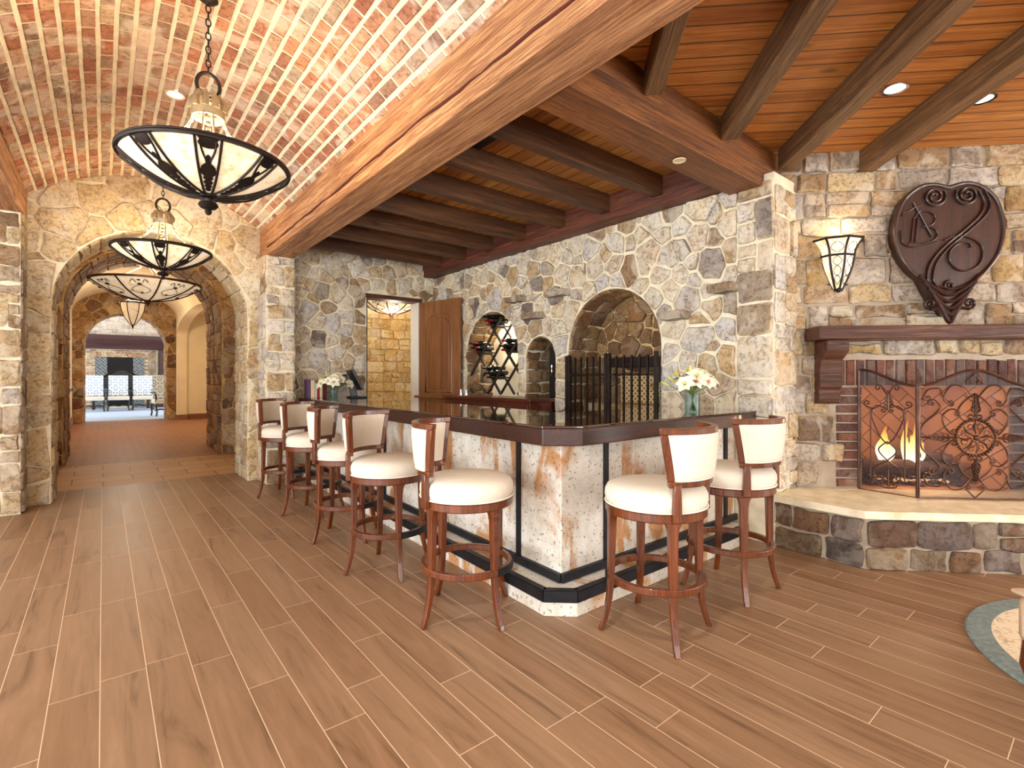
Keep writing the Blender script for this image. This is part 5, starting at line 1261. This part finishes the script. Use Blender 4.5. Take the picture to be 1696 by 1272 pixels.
# ------------------------------------------------------------------ rug and ottoman
rc = (3.77, -.34)
rg_ = empty('round_rug', (rc[0], rc[1], 0), 0, 'round cream floral rug with a grey-blue border at the right edge', 'rug')
RR = .91
mb = MB(); mb.lathe([(.0001, .0), (RR - .1, .0), (RR - .1, .013), (.0001, .013)], 90); mb.build('field', M['rug_field'], rg_)
mb = MB(); mb.lathe([(RR - .1, .0), (RR, .0), (RR + .004, .006), (RR - .004, .014), (RR - .1, .0145)], 90); mb.build('border', M['rug_border'], rg_)
ot = empty('upholstered_bench', (2.925, .285, .0145), R(-39), 'beige upholstered bench with dark curved legs at the right edge', 'bench')
MB().box(-.02, .7, -.62, .0, .25, .44).build('seat', M['beige_fabric'], ot, bevel=.03)
MB().box(-.03, .71, -.63, .01, .44, .46).build('welt', M['beige_fabric'], ot, bevel=.008)
for x in (.02, .66):
    for y in (-.04, -.58): MB().tube([(x, y, .26), (x - .01, y + .01, .16), (x + .005, y, .07), (x - .005, y, .0)], [.035, .03, .02, .024], 10).build('leg', M['stool_wood'], ot)

# ------------------------------------------------------------------ enclosing walls with window openings behind and beside the camera
def window_wall(name, fn, L0, L1, bays, label, z0=.35, z1=2.55):
    mb = MB(); mb.prism([(L0, 0), (L1, 0), (L1, z0), (L0, z0)], fn, 0, .25); mb.prism([(L0, z1), (L1, z1), (L1, 3.8), (L0, 3.8)], fn, 0, .25); e = L0
    for a, b in bays + [(L1, L1)]:
        mb.prism([(e, z0), (a, z0), (a, z1), (e, z1)], fn, 0, .25) if a > e else None; e = b
    struct(mb.build(name, M['plaster'], smooth=0), label, 'wall')
window_wall('wall_left', lambda u, v, h: (-3.4 + h - .25, u, v), -4, 7.3, [(-3.4, -1.2), (-.8, 1.4), (1.8, 4.0), (4.4, 6.6)], 'plaster wall with window openings on the left side of the hall')
window_wall('wall_rear', lambda u, v, h: (u, -4.25 + h, v), -3.4, 9, [(-3, -.4), (0, 2.6), (3, 5.6), (6, 8.6)], 'plaster wall with window openings behind the camera')
window_wall('wall_lounge', lambda u, v, h: (9 + h, u, v), -4, 0, [(-3.6, -2), (-1.8, -.2)], 'plaster wall with window openings on the far right of the lounge')

# ------------------------------------------------------------------ lights
def area(name, loc, target, sx, sy, e, col, spread=None):
    l = bpy.data.lights.new(name, 'AREA'); l.shape = 'RECTANGLE'; l.size = sx; l.size_y = sy; l.energy = e; l.color = col
    if spread: l.spread = spread
    o = bpy.data.objects.new(name, l); COL.objects.link(o); o.location = loc
    o.rotation_euler = (Vector(target) - Vector(loc)).to_track_quat('-Z', 'Y').to_euler(); return o
def point(name, loc, e, col, r=.08):
    l = bpy.data.lights.new(name, 'POINT'); l.energy = e; l.color = col; l.shadow_soft_size = r
    o = bpy.data.objects.new(name, l); COL.objects.link(o); o.location = loc; return o
DAY = (.93, .97, 1.0); WARM = (1.0, .80, .56)
area('daylight_left', (-3.3, .9, 1.45), (1, 1.5, 1.3), 7.5, 2.2, 560, DAY)
area('daylight_left_far', (-3.3, 5.3, 1.45), (1, 5.0, 1.3), 2.4, 2.2, 60, DAY)
area('fill_rear', (1.6, -3.9, 1.5), (2.4, 2, 1.6), 6, 2.2, 215, (1, .96, .9))  # added broad fill from behind the camera, set at the unseen rear openings
area('daylight_right', (6.6, -3.9, 1.5), (4.2, 1.2, 1.6), 3.2, 2.2, 270, (1, .97, .93))
for p, e in (((.5, 3.56, 2.78), 60), ((.5, 6.55, 2.84), 30), ((.5, 8.95, 2.85), 26), ((3.93, 8.2, 2.75), 50), ((3.93, 8.1, 2.32), 16)): point('chandelier_light', p, e, WARM if p[0] < 2 else (1, .9, .74), .12)
point('hall_light', (.48, 13.1, 3.05), 60, (1, .84, .62), .15)
point('hall_light', (.48, 16.5, 2.6), 70, (1, .86, .66), .2)  # point light farther down the hall; no lantern hangs here
area('alcove_light', (2.7, 16, 3.3), (2.9, 17.5, 0), 1, 4, 40, (1, .85, .62))
point('sconce_light', fpt(2.30, 4.40, 2.56), 3.5, (1, .72, .42), .04)
point('fire_light', fpt(3.0, 4.66, .85), 17, (1, .64, .38), .08)
for p in ((4.03, .97, 3.2), (.46, 4.95, vz - .03)):
    l = bpy.data.lights.new('can_spot', 'SPOT'); l.energy = 30; l.color = (1, .85, .62); l.spot_size = R(90); l.spot_blend = .6; l.shadow_soft_size = .05
    o = bpy.data.objects.new('can_spot', l); COL.objects.link(o); o.location = p
area('niche_light', (XW + .36, 5.6, 2.17), (XW + .46, 5.6, 1), .5, .1, 14, (1, .86, .6))
point('niche_light', (XW + .25, 3.45, 2.1), .8, (1, .78, .5), .05)
area('far_daylight', (-3.8, 24.5, 2.4), (2, 25, 1.5), 5, 3, 420, (.82, .9, 1))
area('far_daylight', (5.8, 24.5, 2.4), (0, 25.5, 1.5), 5, 3, 420, (.82, .9, 1))

l = bpy.data.lights.new('added_spot', 'SPOT'); l.energy = 170; l.color = (1, .93, .82); l.spot_size = R(75); l.spot_blend = .7; l.shadow_soft_size = .06  # added spot with no fixture, out of view, to cast the stool shadows
o = bpy.data.objects.new('added_spot', l); COL.objects.link(o); o.location = (.5, .9, 3.6); o.rotation_euler = (Vector((2.7, 1.3, 0)) - o.location).to_track_quat('-Z', 'Y').to_euler()
w = bpy.data.worlds.new('World'); sc.world = w; w.use_nodes = True
w.node_tree.nodes['Background'].inputs[0].default_value = (.9, .95, 1, 1); w.node_tree.nodes['Background'].inputs[1].default_value = 1.0

# ------------------------------------------------------------------ camera
cam = bpy.data.cameras.new('camera'); co = bpy.data.objects.new('camera', cam); COL.objects.link(co)
cam.sensor_width = 36; cam.lens = 832 / 1696 * 36; cam.shift_y = -10 / 1696; cam.clip_start = .05
co.location = (0, 0, 1.34); co.rotation_euler = (R(90), 0, R(-39.15)); sc.camera = co
vs_ = sc.view_settings; vs_.view_transform = 'Standard'; vs_.look = 'None'; vs_.gamma = 1; vs_.use_curve_mapping = False; vs_.exposure = -0.02
sc.cycles.max_bounces = 7; sc.cycles.diffuse_bounces = 4; sc.cycles.transparent_max_bounces = 12; sc.cycles.sample_clamp_indirect = 6; sc.cycles.caustics_reflective = False; sc.cycles.caustics_refractive = False
sc.cycles.use_denoising = True
